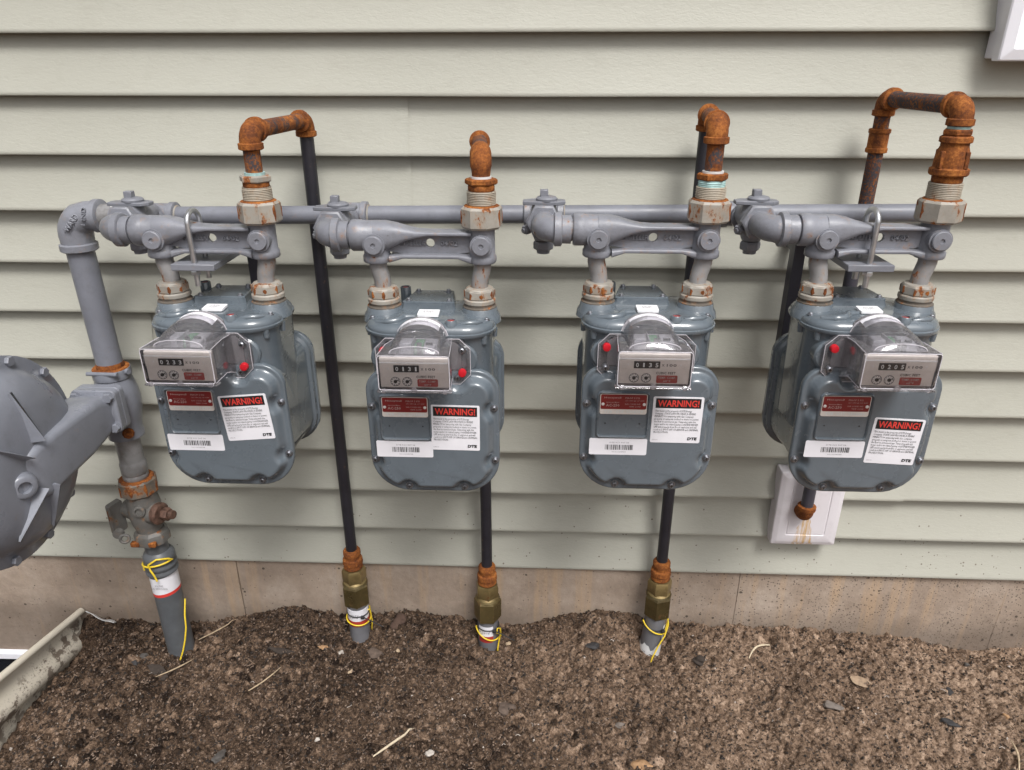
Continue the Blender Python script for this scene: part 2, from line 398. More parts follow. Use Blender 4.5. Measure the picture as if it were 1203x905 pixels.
def tag(o, label, cat, group=None, kind=None):
    if label: o['label'] = label
    if cat: o['category'] = cat
    if group: o['group'] = group
    if kind: o['kind'] = kind
    return o

class Thing:
    """an Empty at the thing's base; parts are given in world coordinates when world=True, else in the thing's own"""
    def __init__(s, name, loc, label, cat, group=None, world=True):
        s.o = bpy.data.objects.new(name, None); s.o.empty_display_size = .03; COL.objects.link(s.o)
        s.o.location = loc; s.off = loc if world else (0, 0, 0); tag(s.o, label, cat, group)
    def part(s, name, mb, mats, parent=None, sharp=38, label=None):
        return mb.build(name, mats, parent or s.o, s.off, sharp, label)

def text_mesh(body, width=None, height=None, extrude=.0002, align='CENTER', res=2, spacing=1.0, line=1.0, bold=0, shear=0):
    cu = bpy.data.curves.new('lettering', 'FONT'); cu.body = body; cu.size = 1; cu.extrude = 0; cu.align_x = align; cu.resolution_u = res
    cu.space_character = spacing; cu.space_line = line; cu.offset = bold; cu.shear = shear
    ob = bpy.data.objects.new('lettering', cu); COL.objects.link(ob)
    bpy.context.view_layer.update()
    me = bpy.data.meshes.new_from_object(ob.evaluated_get(bpy.context.evaluated_depsgraph_get()))
    bpy.data.objects.remove(ob); bpy.data.curves.remove(cu)
    n = len(me.vertices); co = np.empty(n*3); me.vertices.foreach_get('co', co); co = co.reshape(-1, 3)
    lo, hi = co.min(0), co.max(0); sz = hi-lo
    sx = width/sz[0] if width else height/sz[1]; sy = height/sz[1] if height else sx
    c = (lo+hi)/2
    out = np.zeros_like(co); out[:, 0] = (co[:, 0]-c[0])*sx; out[:, 2] = (co[:, 1]-c[1])*sy; out[:, 1] = 0
    me.vertices.foreach_set('co', out.ravel()); me.update()
    if extrude:
        import bmesh
        bm = bmesh.new(); bm.from_mesh(me)
        bmesh.ops.recalc_face_normals(bm, faces=bm.faces)
        r = bmesh.ops.extrude_face_region(bm, geom=list(bm.faces))
        bmesh.ops.translate(bm, verts=[g for g in r['geom'] if isinstance(g, bmesh.types.BMVert)], vec=(0, -extrude, 0))
        bmesh.ops.recalc_face_normals(bm, faces=bm.faces); bm.to_mesh(me); bm.free()
    return me

def put_text(name, me, mat, parent, loc, rot=0, R=None, label=None):
    """lettering facing the street at loc (parent coordinates), turned by rot in its own plane"""
    me = me.copy(); me.materials.clear(); me.materials.append(M[mat])
    mt = Matrix.Translation(Vector(loc)) @ (R.to_4x4() if R is not None else Matrix.Rotation(-rot, 4, 'Y'))
    me.transform(mt); me.update()
    return link(name, me, parent, label)

def fbm(x, y, seed=0, octs=4, lac=2.1, gain=.5):
    def h(i, j, s):
        n = (i.astype(np.int64)*374761393 + j.astype(np.int64)*668265263 + s*974711) & 0x7fffffff
        n = ((n ^ (n >> 13))*1274126177) & 0x7fffffff; return ((n ^ (n >> 16)) & 0xffff)/65535.0
    out = np.zeros_like(x); amp = 1; tot = 0
    for o in range(octs):
        xi = np.floor(x); yi = np.floor(y); fx = x-xi; fy = y-yi; fx = fx*fx*(3-2*fx); fy = fy*fy*(3-2*fy)
        a = h(xi, yi, seed+o); b = h(xi+1, yi, seed+o); c = h(xi, yi+1, seed+o); e = h(xi+1, yi+1, seed+o)
        out += amp*((a*(1-fx)+b*fx)*(1-fy)+(c*(1-fx)+e*fx)*fy); tot += amp; amp *= gain; x = x*lac+3.1; y = y*lac+7.7
    return out/tot*2-1

# ------------------------------------------------------------------ house wall
C = .1016; Z0 = 1.4                                  # course height; lower edge of course k is at Z0 - k*C
wall = Thing('house_wall', (0, .03, 0), 'sage green lap siding wall of the house above a stained concrete footing', 'wall')
SEAMS = {3: [-.24], 4: [-.24], 7: [-.792], 8: [-.792], 9: [.792], 10: [.792]}
def siding_board(k, x0, x1, push, end=None):
    zb = Z0-k*C; prof = [(.0240, C+.012), (.0232, C-.004), (.0206, C*.80), (.0142, C*.52), (.0074, C*.25), (.0012, .0075), (0, .0035), (.0010, .0008), (.0034, 0), (.0180, .0010), (.0195, .004)]
    nx = max(2, int((x1-x0)/.06)); xs = np.linspace(x0, x1, nx)
    wz = .0013*fbm(xs*1.6, np.full(nx, k//2*3.3+.4), 5, 3); wy = .0016*fbm(xs*2.3, np.full(nx, k*1.7+.2), 9, 3)
    b = MB(); loops = []
    for i, x in enumerate(xs):
        loops.append([(x, y+push+wy[i]*min(1, max(0, 1-t/C)), zb+t+wz[i]*(1-min(1, t/C)*.5)) for y, t in prof])
    b.loft(loops, False, False, closed=False)
    wall.part('siding_board', b, 'siding', sharp=50)
for k in range(-11, 13):
    xs = [-3.2] + SEAMS.get(k, ([] if 0 <= k <= 12 else [random.uniform(-1.5, 1.5)])) + [3.2]
    if len(xs) == 2: siding_board(k, xs[0], xs[1], 0)
    else:
        left_over = True                          # every lap faces the same way
        siding_board(k, xs[0], xs[1]+(.0 if left_over else .02), -.0032 if left_over else 0, 1 if left_over else None)
        siding_board(k, xs[1]-(.02 if left_over else 0), xs[2], 0 if left_over else -.0032, None if left_over else 0)
b = MB(); b.box(-3.2, 3.2, .030, .06, .1875, Z0+11*C, .001); wall.part('sheathing', b, 'dark')
b = MB(); b.box(-3.2, 3.2, .0195, .2, -.9, .187, .001); wall.part('foundation_backing', b, 'concrete')
FX = [-3.2, -.708, .475, 1.085, 3.2]
for i in range(4):
    b = MB(); n = max(8, int((FX[i+1]-FX[i])/.03)); xs = np.linspace(FX[i]+.0008, FX[i+1]-.0008, n); zs = np.linspace(-.9, .183, 26)
    base = len(b.v)
    X, Z = np.meshgrid(xs, zs); Y = .0115+.0022*fbm(X*9, Z*9, 30+i, 4)+(0.0006*i)
    for q in zip(X.ravel(), Y.ravel(), Z.ravel()): b.v.append(q)
    for r in range(len(zs)-1):
        for c in range(n-1):
            a = r*n+c; b._face((a, a+1, a+n+1, a+n), 0)
    # returns at the joints and the top arris
    for c in (0, n-1):
        L0 = len(b.v)
        for r in range(len(zs)): b.v.append((X[r, c], .0190, zs[r]))
        for r in range(len(zs)-1): b._face((r*n+c, (r+1)*n+c, L0+r+1, L0+r), 0)
    wall.part('foundation_section', b, 'concrete')

# ------------------------------------------------------------------ soil
WX = [-3.2, -1.30, -1.10, -.98, -.86, -.72, -.613, -.469, -.38, -.302, -.20, -.10, -.05, .04, .147, .309, .431, .631, .752, .88, .958, 1.06, 1.162, 1.25, 3.2]
WH = [-.02, -.02, .006, -.006, -.010, .012, .040, .026, .032, .038, .022, .010, .004, .030, .052, .040, .024, .020, .013, -.006, -.024, -.036, -.024, -.01, -.01]
def axis(lo, hi, step, far_lo, far_hi):
    a = list(np.arange(lo, hi+step/2, step)); s = step*2; p = lo; left = []
    while p > far_lo: p -= s; s *= 1.35; left.append(p)
    s = step*2; p = hi; right = []
    while p < far_hi: p += s; s *= 1.35; right.append(p)
    return np.array(left[::-1]+a+right)
gx = axis(-1.34, 1.30, .0026, -260, 260); gy = axis(-.80, .019, .0026, -260, .02)
GX, GY = np.meshgrid(gx, gy)
def base_h(x, y):
    hw = np.interp(x, WX, WH); t = np.clip(-y/.13, 0, 1); t = t*t*(3-2*t)
    h0 = .016-.082*np.clip((-x-.93)/.19, 0, 1)-.02*np.clip((-y-.25)/.5, 0, 1)
    h = hw*(1-t)+h0*t
    for cx, cy, dp, r in ((-.398, -.05, .002, .05), (-.098, -.05, .010, .055), (.285, -.055, .032, .055), (-1.085, -.065, .050, .055)):
        h = h-dp*np.exp(-((x-cx)**2+(y-cy)**2)/r**2)
    return h
GH = base_h(GX, GY)
near = np.clip(1-(np.maximum(np.abs(GX)-1.35, 0)+np.maximum(-GY-.82, 0))/1.5, 0, 1)
f3 = fbm(GX*60, GY*60, 3, 4); GH += near*(.016*fbm(GX*7, GY*7, 1, 3)+.011*fbm(GX*26, GY*26, 2, 4)-.009*np.abs(f3)+.0045*fbm(GX*150, GY*150, 4, 3))
tone = np.zeros_like(GH)
i0 = int(np.searchsorted(gx, -1.33)); j0 = int(np.searchsorted(gy, -.79)); st = .0026
add = np.zeros_like(GH)
nb = 31000
bx = RNG.uniform(-1.32, 1.28, nb); by = RNG.uniform(-.78, .015, nb); br = .0026+.0075*RNG.random(nb)**4; bt = RNG.normal(0, .30, nb)
bdens = fbm(bx*5, by*5, 21, 3)
ex = RNG.uniform(.6, 1.5, nb); ea = RNG.uniform(0, PI, nb)
for k in range(nb):
    r = br[k]*(1+.5*bdens[k]); m = int(r*1.6/st)+1
    ci = i0+int((bx[k]-gx[i0])/st); cj = j0+int((by[k]-gy[j0])/st)
    a0, a1, c0, c1 = max(cj-m, 0), min(cj+m+1, GH.shape[0]), max(ci-m, 0), min(ci+m+1, GH.shape[1])
    dx = GX[a0:a1, c0:c1]-bx[k]; dy = GY[a0:a1, c0:c1]-by[k]; ca, sa = math.cos(ea[k]), math.sin(ea[k])
    q = 1-((dx*ca+dy*sa)/(r*ex[k]))**2-((-dx*sa+dy*ca)/(r/ex[k]))**2
    hh = np.sqrt(np.clip(q, 0, 1))*r*.95; sub = add[a0:a1, c0:c1]; w_ = hh > sub*.9
    w_ &= q > 0
    sub[w_] = np.maximum(hh[w_], sub[w_]); tone[a0:a1, c0:c1][w_] = bt[k]
GH += add-.002
inwell = (GX < -1.118) & (GY > -.62)
GH = np.where(inwell, np.minimum(GH, -.55), GH)
def ground(x, y):
    i = min(max(int(np.searchsorted(gx, x)), 0), len(gx)-1); j = min(max(int(np.searchsorted(gy, y)), 0), len(gy)-1); return float(GH[j, i])
def grid_mesh(name, X, Y, H, mat, attr):
    ny, nx = X.shape; me = bpy.data.meshes.new(name)
    co = np.stack([X, Y, H], -1).reshape(-1, 3).astype(np.float32)
    idx = np.arange(ny*nx).reshape(ny, nx); q = np.stack([idx[:-1, :-1], idx[:-1, 1:], idx[1:, 1:], idx[1:, :-1]], -1).reshape(-1)
    nf = len(q)//4
    me.vertices.add(len(co)); me.vertices.foreach_set('co', co.ravel()); me.loops.add(len(q)); me.loops.foreach_set('vertex_index', q)
    me.polygons.add(nf); me.polygons.foreach_set('loop_start', np.arange(nf)*4); me.polygons.foreach_set('loop_total', np.full(nf, 4))
    me.update(calc_edges=True); me.polygons.foreach_set('use_smooth', np.ones(nf, bool))
    at = me.attributes.new('tone', 'FLOAT', 'POINT'); at.data.foreach_set('value', attr.ravel().astype(np.float32))
    me.materials.append(mat); return me
soil = link('soil', grid_mesh('soil', GX, GY, GH, M['soil'], tone)); tag(soil, None, None, kind='structure')

def scatter(name, n, rfun, mats, weights, label, shape='oct', ymax=.012):
    V = []; F = []; MI = []
    for k in range(n):
        x = random.uniform(-1.10, 1.28); y = random.uniform(-.76, ymax); z = ground(x, y)
        r = rfun(); c = random.choices(range(len(mats)), weights)[0]; b = len(V)
        if shape == 'oct':
            R = Matrix.Rotation(random.uniform(0, 6.3), 3, Vector((random.gauss(0, 1), random.gauss(0, 1), random.gauss(0, 1)+.01)))
            s = [random.uniform(.55, 1.25)*r for _ in range(6)]
            for v in ((s[0], 0, 0), (-s[1], 0, 0), (0, s[2], 0), (0, -s[3], 0), (0, 0, s[4]*.8), (0, 0, -s[5]*.8)):
                p = R @ Vector(v); V.append((x+p.x, y+p.y, z+p.z+r*.25))
            for f in ((0, 2, 4), (2, 1, 4), (1, 3, 4), (3, 0, 4), (2, 0, 5), (1, 2, 5), (3, 1, 5), (0, 3, 5)): F.append(tuple(b+i for i in f)); MI.append(c)
        else:
            L = r; a = random.uniform(0, PI); w_ = random.uniform(.0003, .0008); up = random.uniform(-.2, .35)
            p = [Vector((x, y, z+.0015)), Vector((x+math.cos(a)*L*.5, y+math.sin(a)*L*.5, z+.003+up*L*.4)), Vector((x+math.cos(a+.4)*L, y+math.sin(a+.4)*L, z+.0015))]
            sd = Vector((-math.sin(a), math.cos(a), 0))*w_; upv = Vector((0, 0, w_*1.6))
            for q in p: V += [tuple(q-sd), tuple(q+sd), tuple(q+upv)]
            for s in range(2):
                for i in range(3): F.append((b+s*3+i, b+s*3+(i+1) % 3, b+s*3+3+(i+1) % 3, b+s*3+3+i)); MI.append(c)
    me = bpy.data.meshes.new(name); me.from_pydata(V, [], F)
    for m in mats: me.materials.append(m)
    me.polygons.foreach_set('material_index', MI); me.update()
    return tag(link(name, me), label, 'soil', kind='stuff')
scatter('soil_crumbs', 60000, lambda: .0008+.0034*random.random()**3, CR, (5, 4, 4, .07), 'loose crumbs of dry and damp earth strewn over the bed')
scatter('soil_fibres', 8500, lambda: random.uniform(.003, .012), CR, (3, 3, 4, .12), 'short bits of root and bark mixed in the earth', 'fib')

# ------------------------------------------------------------------ gas meter
OUT = dict(x0=-.100, x1=.110, z0=0, z1=.218)
def outline(i, r=(.062, .062, .037, .037), k=8):
    rr = tuple(max(q-i, .004) for q in r)
    return rrect(OUT['x0']+i, OUT['x1']-i, OUT['z0']+i, OUT['z1']-i, rr, k)
SCREWS = [(-.092, .155), (.102, .155), (-.093, .060), (.103, .062), (-.040, .0105), (.052, .0105), (-.036, .2065), (.046, .2065)]

def front_cover_mesh(b):
    def dense(i):
        L = outline(i, k=9); out = []
        for a in range(len(L)):
            p, q = L[a], L[(a+1) % len(L)]; n = max(1, int(math.hypot(q[0]-p[0], q[1]-p[1])/.006)) if i is not None else 1
            out.append((p, q))
        return L
    base = outline(0, k=9); N_ = len(base)
    # resample every ring with the same cut of its straight runs
    cuts = []
    for a in range(N_):
        p, q = base[a], base[(a+1) % N_]; cuts.append(max(1, int(math.hypot(q[0]-p[0], q[1]-p[1])/.005)))
    def ring(i):
        L = outline(i, k=9); o = []
        for a in range(N_):
            p, q = L[a], L[(a+1) % N_]
            for t in range(cuts[a]): o.append((p[0]+(q[0]-p[0])*t/cuts[a], p[1]+(q[1]-p[1])*t/cuts[a]))
        return o
    def h(x, z, i):
        e = min(max((i-.0065)/.0125, 0), 1); e = e*e*(3-2*e)
        y = -.0735-.0155*e
        for sx, sz in SCREWS:
            dd = math.hypot(x-sx, z-sz); t = min(max((dd-.0085)/.0115, 0), 1); t = t*t*(3-2*t)
            y = y*t+(-.0735)*(1-t) if y < -.0735 else y
        return y
    loops = [[(x, -.0625, z) for x, z in ring(.0005)], [(x, -.0640, z) for x, z in ring(0)], [(x, -.0722, z) for x, z in ring(0)], [(x, -.0735, z) for x, z in ring(.0015)]]
    for i in (.004, .0065, .008, .0095, .011, .0125, .014, .0155, .017, .019, .0215, .0245, .028, .033):
        loops.append([(x, h(x, z, i), z) for x, z in ring(i)])
    b.loft(loops, True, True)

def make_meter():
    T = Thing('gas_meter', (0, 0, 0), None, None, world=False); P = T.part
    # middle case: upper tank and the frame between the two diaphragm covers
    b = MB()
    tank = lambda z, i, r=.040: [(x, y, z) for x, y in rrect(-.0965+i, .0985-i, -.0655+i, .068-i, r, 7)]
    b.loft([tank(.10, .002), tank(.19, .001), tank(.262, 0), tank(.271, -.003)])
    lo = lambda y, i: [(x, y, z) for x, z in outline(i, k=8)]
    b.loft([lo(-.0622, .003), lo(-.056, .0040), lo(-.053, .009), lo(-.035, .0125), (lo(.010, .0135)), lo(.050, .0115), lo(.070, .009), lo(.073, .0040), lo(.0795, .003)])
    for sx in (-1, 1):
        b.lathe((-.006+sx*.058, -.069, .234), (0, 1, 0), [(0, .022), (.003, .025), (.03, .025)], 18)
    P('case', b, 'meter')
    b = MB(); front_cover_mesh(b)
    # raised frame round the nameplate
    fr = lambda i, y: [(x, y, z) for x, z in rrect(-.0775+i, .0045-i, .1035+i, .1835-i, max(.008-i, .002), 4)]
    b.loft([fr(0, -.0888), fr(.0006, -.0912), fr(.0020, -.0926), fr(.0034, -.0912), fr(.0040, -.0888)], False, False)
    fc = P('front_cover', b, 'meter', sharp=60)
    for x in (-.063, -.010):
        b = MB(); b.lathe((x, -.0887, .128), (0, -1, 0), [(0, .0013), (.0006, .0013)], 8); P('rivet_hole', b, 'ink', fc)
    b = MB(); b.lathe((0, 0, 0), (0, -1, 0), [(0, .0062), (.0012, .0062), (.0014, .0048), (.004, .0046), (.0054, .0034), (.0056, 0)], 12)
    b.box(-.0026, .0026, -.00585, -.005, -.0006, .0006, 0, 1); b.box(-.0006, .0006, -.00588, -.005, -.0026, .0026, 0, 1)
    first = None
    for x, z in SCREWS:
        if first is None: first = b.build('screw', ['screw', 'ink'], fc); first.location = (x, -.0735, z)
        else: link('screw', first.data, fc, loc=(x, -.0735, z))
    b = MB()
    b.loft([lo(.0800, .002), lo(.0815, 0), lo(.0890, 0), lo(.0905, .0015), lo(.092, .008), lo(.099, .020), lo(.104, .034), lo(.105, .045)])
    for x, z in SCREWS: b.lathe((x, .0795, z), (0, -1, 0), [(0, .005), (.004, .0045), (.005, .003)], 8)
    P('back_cover', b, 'meter')
    # top cover
    b = MB()
    top = lambda z, i, r=.05: [(x, y, z) for x, y in rrect(-.1025+i, .1035-i, -.0745+i, .0745-i, max(r-i*.6, .01), 9)]
    b.loft([top(.2685, .0015), top(.2700, 0), top(.2745, 0), top(.2755, .0020), top(.2790, .0020), top(.2830, .004), top(.2870, .0085), top(.2893, .015), top(.2905, .025), top(.2912, .04)])
    for sx in (-.0762, .0762):
        b.lathe((sx, 0, .276), (0, 0, 1), [(0, .034), (.010, .032), (.015, .0285), (.022, .0272), (.0235, .026)], 26)
    # cast ridge left of the index and the long ridge on the right
    b.tube(arc_path([(-.080, -.048, .2865), (-.060, -.056, .2895), (-.046, -.053, .2905), (-.040, -.040, .2915), (-.022, -.036, .2915)], .012, 5), [.004]+[.0062]*((5+1)*3)+[.004], 10)
    b.tube([(.050, -.057, .288), (.060, -.0575, .289), (.075, -.053, .289), (.083, -.046, .288)], [.003, .005, .005, .003], 10)
    # skirt lugs under the lip
    for x, y in ((-.084, -.055), (.086, -.055), (-.098, -.02), (.100, -.02)): b.lathe((x, y, .256), (0, 0, 1), [(0, .0045), (.014, .0055)], 10)
    tc = P('top_cover', b, 'meter', sharp=50)
    b = MB()
    ap = lambda z, i: [(x, y, z) for x, y in [(-.046+i, .004+i), (.032-i, .004+i), (.035-i, .007+i), (.028-i, .068-i), (.026-i, .070-i), (-.034+i, .070-i), (-.037+i, .068-i), (-.049+i, .007+i)]]
    b.loft([ap(.290, -.002), ap(.298, 0), ap(.3020, 0), ap(.3035, .0015)])
    P('access_plate', b, 'meter', tc, sharp=30)
    b = MB(); b.lathe((0, 0, 0), (0, 0, 1), [(0, .0052), (.001, .0052), (.0012, .0038), (.003, .0036), (.004, .0025), (.0041, 0)], 12)
    first = b.build('cover_screw', 'screw', tc); first.location = (-.039, .011, .3035)
    for q in ((.026, .011, .3035), (.019, .063, .3035), (-.031, .063, .3035), (-.090, -.030, .2868), (.089, -.034, .2868)): link('cover_screw', first.data, tc, loc=q)
    for (x, y, z0, hh) in ((-.052, .060, .285, .027), (.037, -.060, .279, .0165)):
        b = MB(); b.lathe((x, y, z0), (0, 0, 1), [(0, .0092), (hh-.001, .0088), (hh, .0080), (hh, .0062), (hh-.003, .0060)], 16)
        s = P('seal_cup', b, 'meter', tc)
        b = MB(); b.lathe((x, y, z0+hh-.006), (0, 0, 1), [(0, .0059), (.0042, .0059), (.0046, 0)], 12); P('seal_plug', b, 'tc_red', s)
    b = MB(); tg = rrect(-.0185, .0145, -.038, -.014, .002, 3)
    b.loft([[(x, y, .2925+.05*(y+.03)) for x, y in tg], [(x, y, .2960+.05*(y+.03)) for x, y in tg]])
    nt_ = P('number_tag', b, 'tagwhite')
    tm = text_mesh('DTE GAS\nPROPERTY\n5 0 7 7 1', width=.018, height=.013, extrude=0, res=1)
    put_text('lettering', tm, 'greyink', nt_, (-.002, -.026, .2966), R=Matrix.Rotation(-PI/2+.05, 3, 'X'))
    # index: base plate with ears, clear box, works inside
    CX, CZ = -.006, .234
    b = MB()
    def octo(hx, hz, c): return [(CX-hx+c, CZ-hz), (CX+hx-c, CZ-hz), (CX+hx, CZ-hz+c), (CX+hx, CZ+hz-c), (CX+hx-c, CZ+hz), (CX-hx+c, CZ+hz), (CX-hx, CZ+hz-c), (CX-hx, CZ-hz+c)]
    b.plate([(x*.9+CX*.1, z) for x, z in octo(.064, .033, .014)], -.0700, -.0640, bev=.001)
    ib = P('index_base', b, 'base_grey')
    b = MB()
    ear = [octo(.0725, .037, .016), octo(.0680, .0325, .014)]
    b.loft([[(x, -.0695, z) for x, z in ear[0]], [(x, -.0775, z) for x, z in ear[0]], [(x, -.0775, z) for x, z in ear[1]], [(x, -.0735, z) for x, z in ear[1]]], False, True)
    z0, z1 = -.0112, .0430
    def bl(y, hx, a, c, r=.004): return [(x, y, z) for x, z in rrect(CX-hx, CX+hx, CZ+a, CZ+c, r, 3)]
    b.loft([bl(-.0740, .0440, -.030, .036), bl(-.078, .0442, -.030, .036), bl(-.1150, .0485, z0-.003, z1-.001), bl(-.1600, .0515, z0, z1), bl(-.1630, .0505, z0+.001, z1-.001)], False, False)
    b.loft([bl(-.1630, .0505, z0+.001, z1-.001), bl(-.1632, .049, z0+.0025, z1-.0025)], False, True, m=2)
    # dome over the works
    def dm(y, w_, hgt, zb): return [(CX+w_*math.cos(PI*j/14), y, CZ+zb+hgt*math.sin(PI*j/14)**.85) for j in range(15)]
    b.loft([dm(-.0720, .0392, .0372, .030), dm(-.0740, .0400, .0380, .030), dm(-.100, .0390, .0350, .0335), dm(-.130, .0375, .0255, .038), dm(-.150, .0355, .0105, .0415), dm(-.155, .034, .001, .042)], False, False)
    b.loft([dm(-.0720, .0402, .0384, .030), dm(-.0660, .0407, .0384, .030)], False, False)
    for sx in (-1, 1):
        b.box(CX+sx*.044-.003, CX+sx*.044+.003, -.1660, -.160, CZ+z0-.0035, CZ+z0+.003, .0008)
    b.lathe((CX, -.163, CZ+z0+.002), (0, -1, 0), [(0, .0042), (.002, .0042), (.0022, .0025)], 12)
    b.box(CX-.0535, CX+.0535, -.1640, -.150, CZ+z0-.003, CZ+z0-.0005, .0005)
    n0 = len(b.f)
    fr_ = [bl(-.1630, .0508, z0+.001, z1-.001)[i] for i in range(16)]
    b.tube(fr_+[fr_[0]], .0007, 6, 1)  # thin pale tubes from here on paint the cover's bright edge highlights
    for sx in (-1, 1):
        b.tube([(CX+sx*.0442, -.076, CZ+.0345), (CX+sx*.0485, -.115, CZ+z1-.002), (CX+sx*.0512, -.161, CZ+z1-.0012)], .0005, 6, 1)
        b.tube([(CX+sx*.0442, -.076, CZ-.0285), (CX+sx*.0485, -.115, CZ+z0-.001), (CX+sx*.0512, -.161, CZ+z0+.0012)], .0005, 6, 1)
    for L_ in (dm(-.151, .0356, .0105, .0413), dm(-.0735, .0403, .0382, .030)): b.tube(L_, .0006, 6, 1)
    eo = [(x, -.0776, z) for x, z in octo(.0725, .037, .016)]; b.tube(eo+[eo[0]], .0005, 6, 1)
    P('index_cover', b, ['clear', 'edge_highlight', 'clear_front'], sharp=35)
    b = MB(); b.loft([dm(-.0655, .0397, .0380, .030), dm(-.0700, .0397, .0380, .030)], True, True); P('dome_seal', b, 'base_grey', ib)
    b = MB()
    for (y, c) in ((-.088, .0385),): b.tube([(CX-.030+.060*j/10, -.086-.0105*0, CZ+.030+.0385*math.sin(PI*(.17+.66*j/10))) for j in range(11)], .0001, 4)
    lab = []
    for j in range(13):
        a = PI*(.24+.52*j/12); lab.append((CX+.0400*math.cos(a), CZ+.0305+.0380*math.sin(a)**.85))
    b = MB(); b.loft([[(x, -.0765, z+.0008) for x, z in lab], [(x*.985+CX*.015, -.0960, z-.0022) for x, z in lab]], False, False, closed=False)
    dl = P('dome_label', b, 'white', ib)
    tm = text_mesh('0047101016', width=.026, height=.006, extrude=0, res=1); put_text('lettering', tm, 'greyink', dl, (CX, -.0870, CZ+.0305+.0384), R=Matrix.Rotation(-PI/2+.16, 3, 'X'))
    b = MB(); b.box(CX-.030, CX+.030, -.100, -.072, CZ-.012, CZ+.034, .001); P('gear_block', b, 'module', ib)
    b = MB(); b.box(CX-.004, CX+.009, -.128, -.098, CZ+.020, CZ+.044, .001); P('circuit_board', b, 'pcb', ib)
    b = MB(); b.box(CX-.026, CX-.008, -.122, -.1, CZ+.026, CZ+.046, .001); b.box(CX+.011, CX+.030, -.126, -.1, CZ+.028, CZ+.046, .001); P('module', b, 'module', ib)
    b = MB(); b.box(CX-.007, CX-.0055, -.142, -.1, CZ+.036, CZ+.050, .0004); b.box(CX+.012, CX+.028, -.140, -.127, CZ+.036, CZ+.046, .0006); b.box(CX-.030, CX+.031, -.146, -.128, CZ+.032, CZ+.0345, .0005); P('bracket', b, 'module', ib)
    b = MB(); b.box(CX+.014, CX+.024, -.1295, -.127, CZ+.040, CZ+.050, .0004); b.box(CX+.001, CX+.008, -.1300, -.128, CZ+.036, CZ+.050, .0004); P('chip', b, 'counter', ib)
    for sx, zr, zs in ((-1, .017, -.018), (1, -.017, .018)):
        b = MB(); b.lathe((CX+sx*.0600, -.0775, CZ+zr), (0, -1, 0), [(0, .0064), (.005, .0062), (.0068, .0056), (.0072, .004), (.0073, 0)], 18)
        P('seal_plug', b, 'red', ib)
        b = MB(); b.lathe((CX+sx*.0600, -.0735, CZ+zs), (0, -1, 0), [(0, .0062), (.0012, .0062), (.0014, .0046), (.005, .0042), (.006, .003), (.0061, 0)], 12)
        b.box(CX+sx*.0600-.0024, CX+sx*.0600+.0024, -.0800, -.079, CZ+zs-.0006, CZ+zs+.0006, 0, 1)
        b.box(CX+sx*.0600-.0006, CX+sx*.0600+.0006, -.0801, -.079, CZ+zs-.0024, CZ+zs+.0024, 0, 1)
        P('index_screw', b, ['screw', 'ink'], ib)
    # index face
    b = MB(); b.box(CX-.0492, CX+.0492, -.1570, -.1500, CZ+z0+.003, CZ+z1-.006, .0006)
    b.box(CX-.0492, CX+.0492, -.1582, -.1520, CZ+.0140, CZ+.0292, .0006)
    face = P('index_face', b, 'plate')
    b = MB(); b.loft([[(x, -.1584, z) for x, z in ((CX-.0494, CZ+.0292), (CX+.0494, CZ+.0292))], [(x, -.1535, z) for x, z in ((CX-.0494, CZ+.0345), (CX+.0494, CZ+.0345))]], False, False, closed=False)
    P('face_edge', b, 'plate_lt', face)
    b = MB(); b.plate(rrect(CX-.0288, CX+.0075, CZ+.0160, CZ+.0266, .0006, 2), -.1590, -.1580); P('counter_window', b, 'counter', face)
    for x in (-.0366, .0362):
        b = MB(); b.lathe((CX+x, -.1581, CZ+.0212), (0, -1, 0), [(0, .0016), (.0004, .0012)], 8); P('rivet', b, 'plate_lt', face)
    for x in (-.0275, -.0105):
        b = MB(); b.lathe((CX+x, -.1570, CZ+.0010), (0, -1, 0), [(0, .0070), (.0006, .0070), (.0008, .0058)], 20)
        dlx = P('test_dial', b, 'plate_lt', face)
        b = MB(); b.lathe((CX+x, -.1577, CZ+.0010), (0, -1, 0), [(0, .0027), (.0015, .0024), (.0016, 0)], 12)
        b.ring((CX+x, -.1578, CZ+.0010), (0, -1, 0), .0067, .0004, 20, 4); b.box(CX+x, CX+x+.0050, -.1582, -.1577, CZ+.0018, CZ+.0032, .0002)
        for q in range(10):
            a = 2*PI*q/10; b.box(CX+x+.0053*math.cos(a)-.0005, CX+x+.0053*math.cos(a)+.0005, -.1581, -.1575, CZ+.001+.0053*math.sin(a)-.0005, CZ+.001+.0053*math.sin(a)+.0005, 0)
        P('dial_hand', b, 'ink', dlx)
    b = MB(); b.plate(rrect(CX+.0040, CX+.0335, CZ-.0066, CZ+.0050, .0018, 3), -.1576, -.1570); bd = P('badge', b, 'tc_red', face)
    for body, x, z, w_, h_, mt, par in (('X', .0118, .0208, None, .0036, 'ink', face), ('100', .0235, .0208, .0135, .0038, 'ink', face), ('CUBIC FEET', .0165, .0088, .027, .0036, 'ink', face), ('TEMP. COMP.', .0188, .0017, .0245, .0032, 'engrave', bd), ('60°F', .0188, -.0034, .010, .0030, 'engrave', bd)):
        me = text_mesh(body, width=w_, height=h_, extrude=0, res=2, spacing=1.15, bold=.012)
        put_text('lettering', me, mt, par, (CX+x, -.1586 if z > .012 else -.1580, CZ+z))
    # nameplate
    b = MB(); b.plate(rrect(-.0725, -.0005, .1445, .1785, .003, 3), -.0900, -.0885); npl = P('nameplate', b, 'plate')
    b = MB(); b.plate(rrect(-.0715, -.0015, .1530, .1778, .0022, 3), -.0903, -.0895); P('red_field', b, 'plate_red', npl)
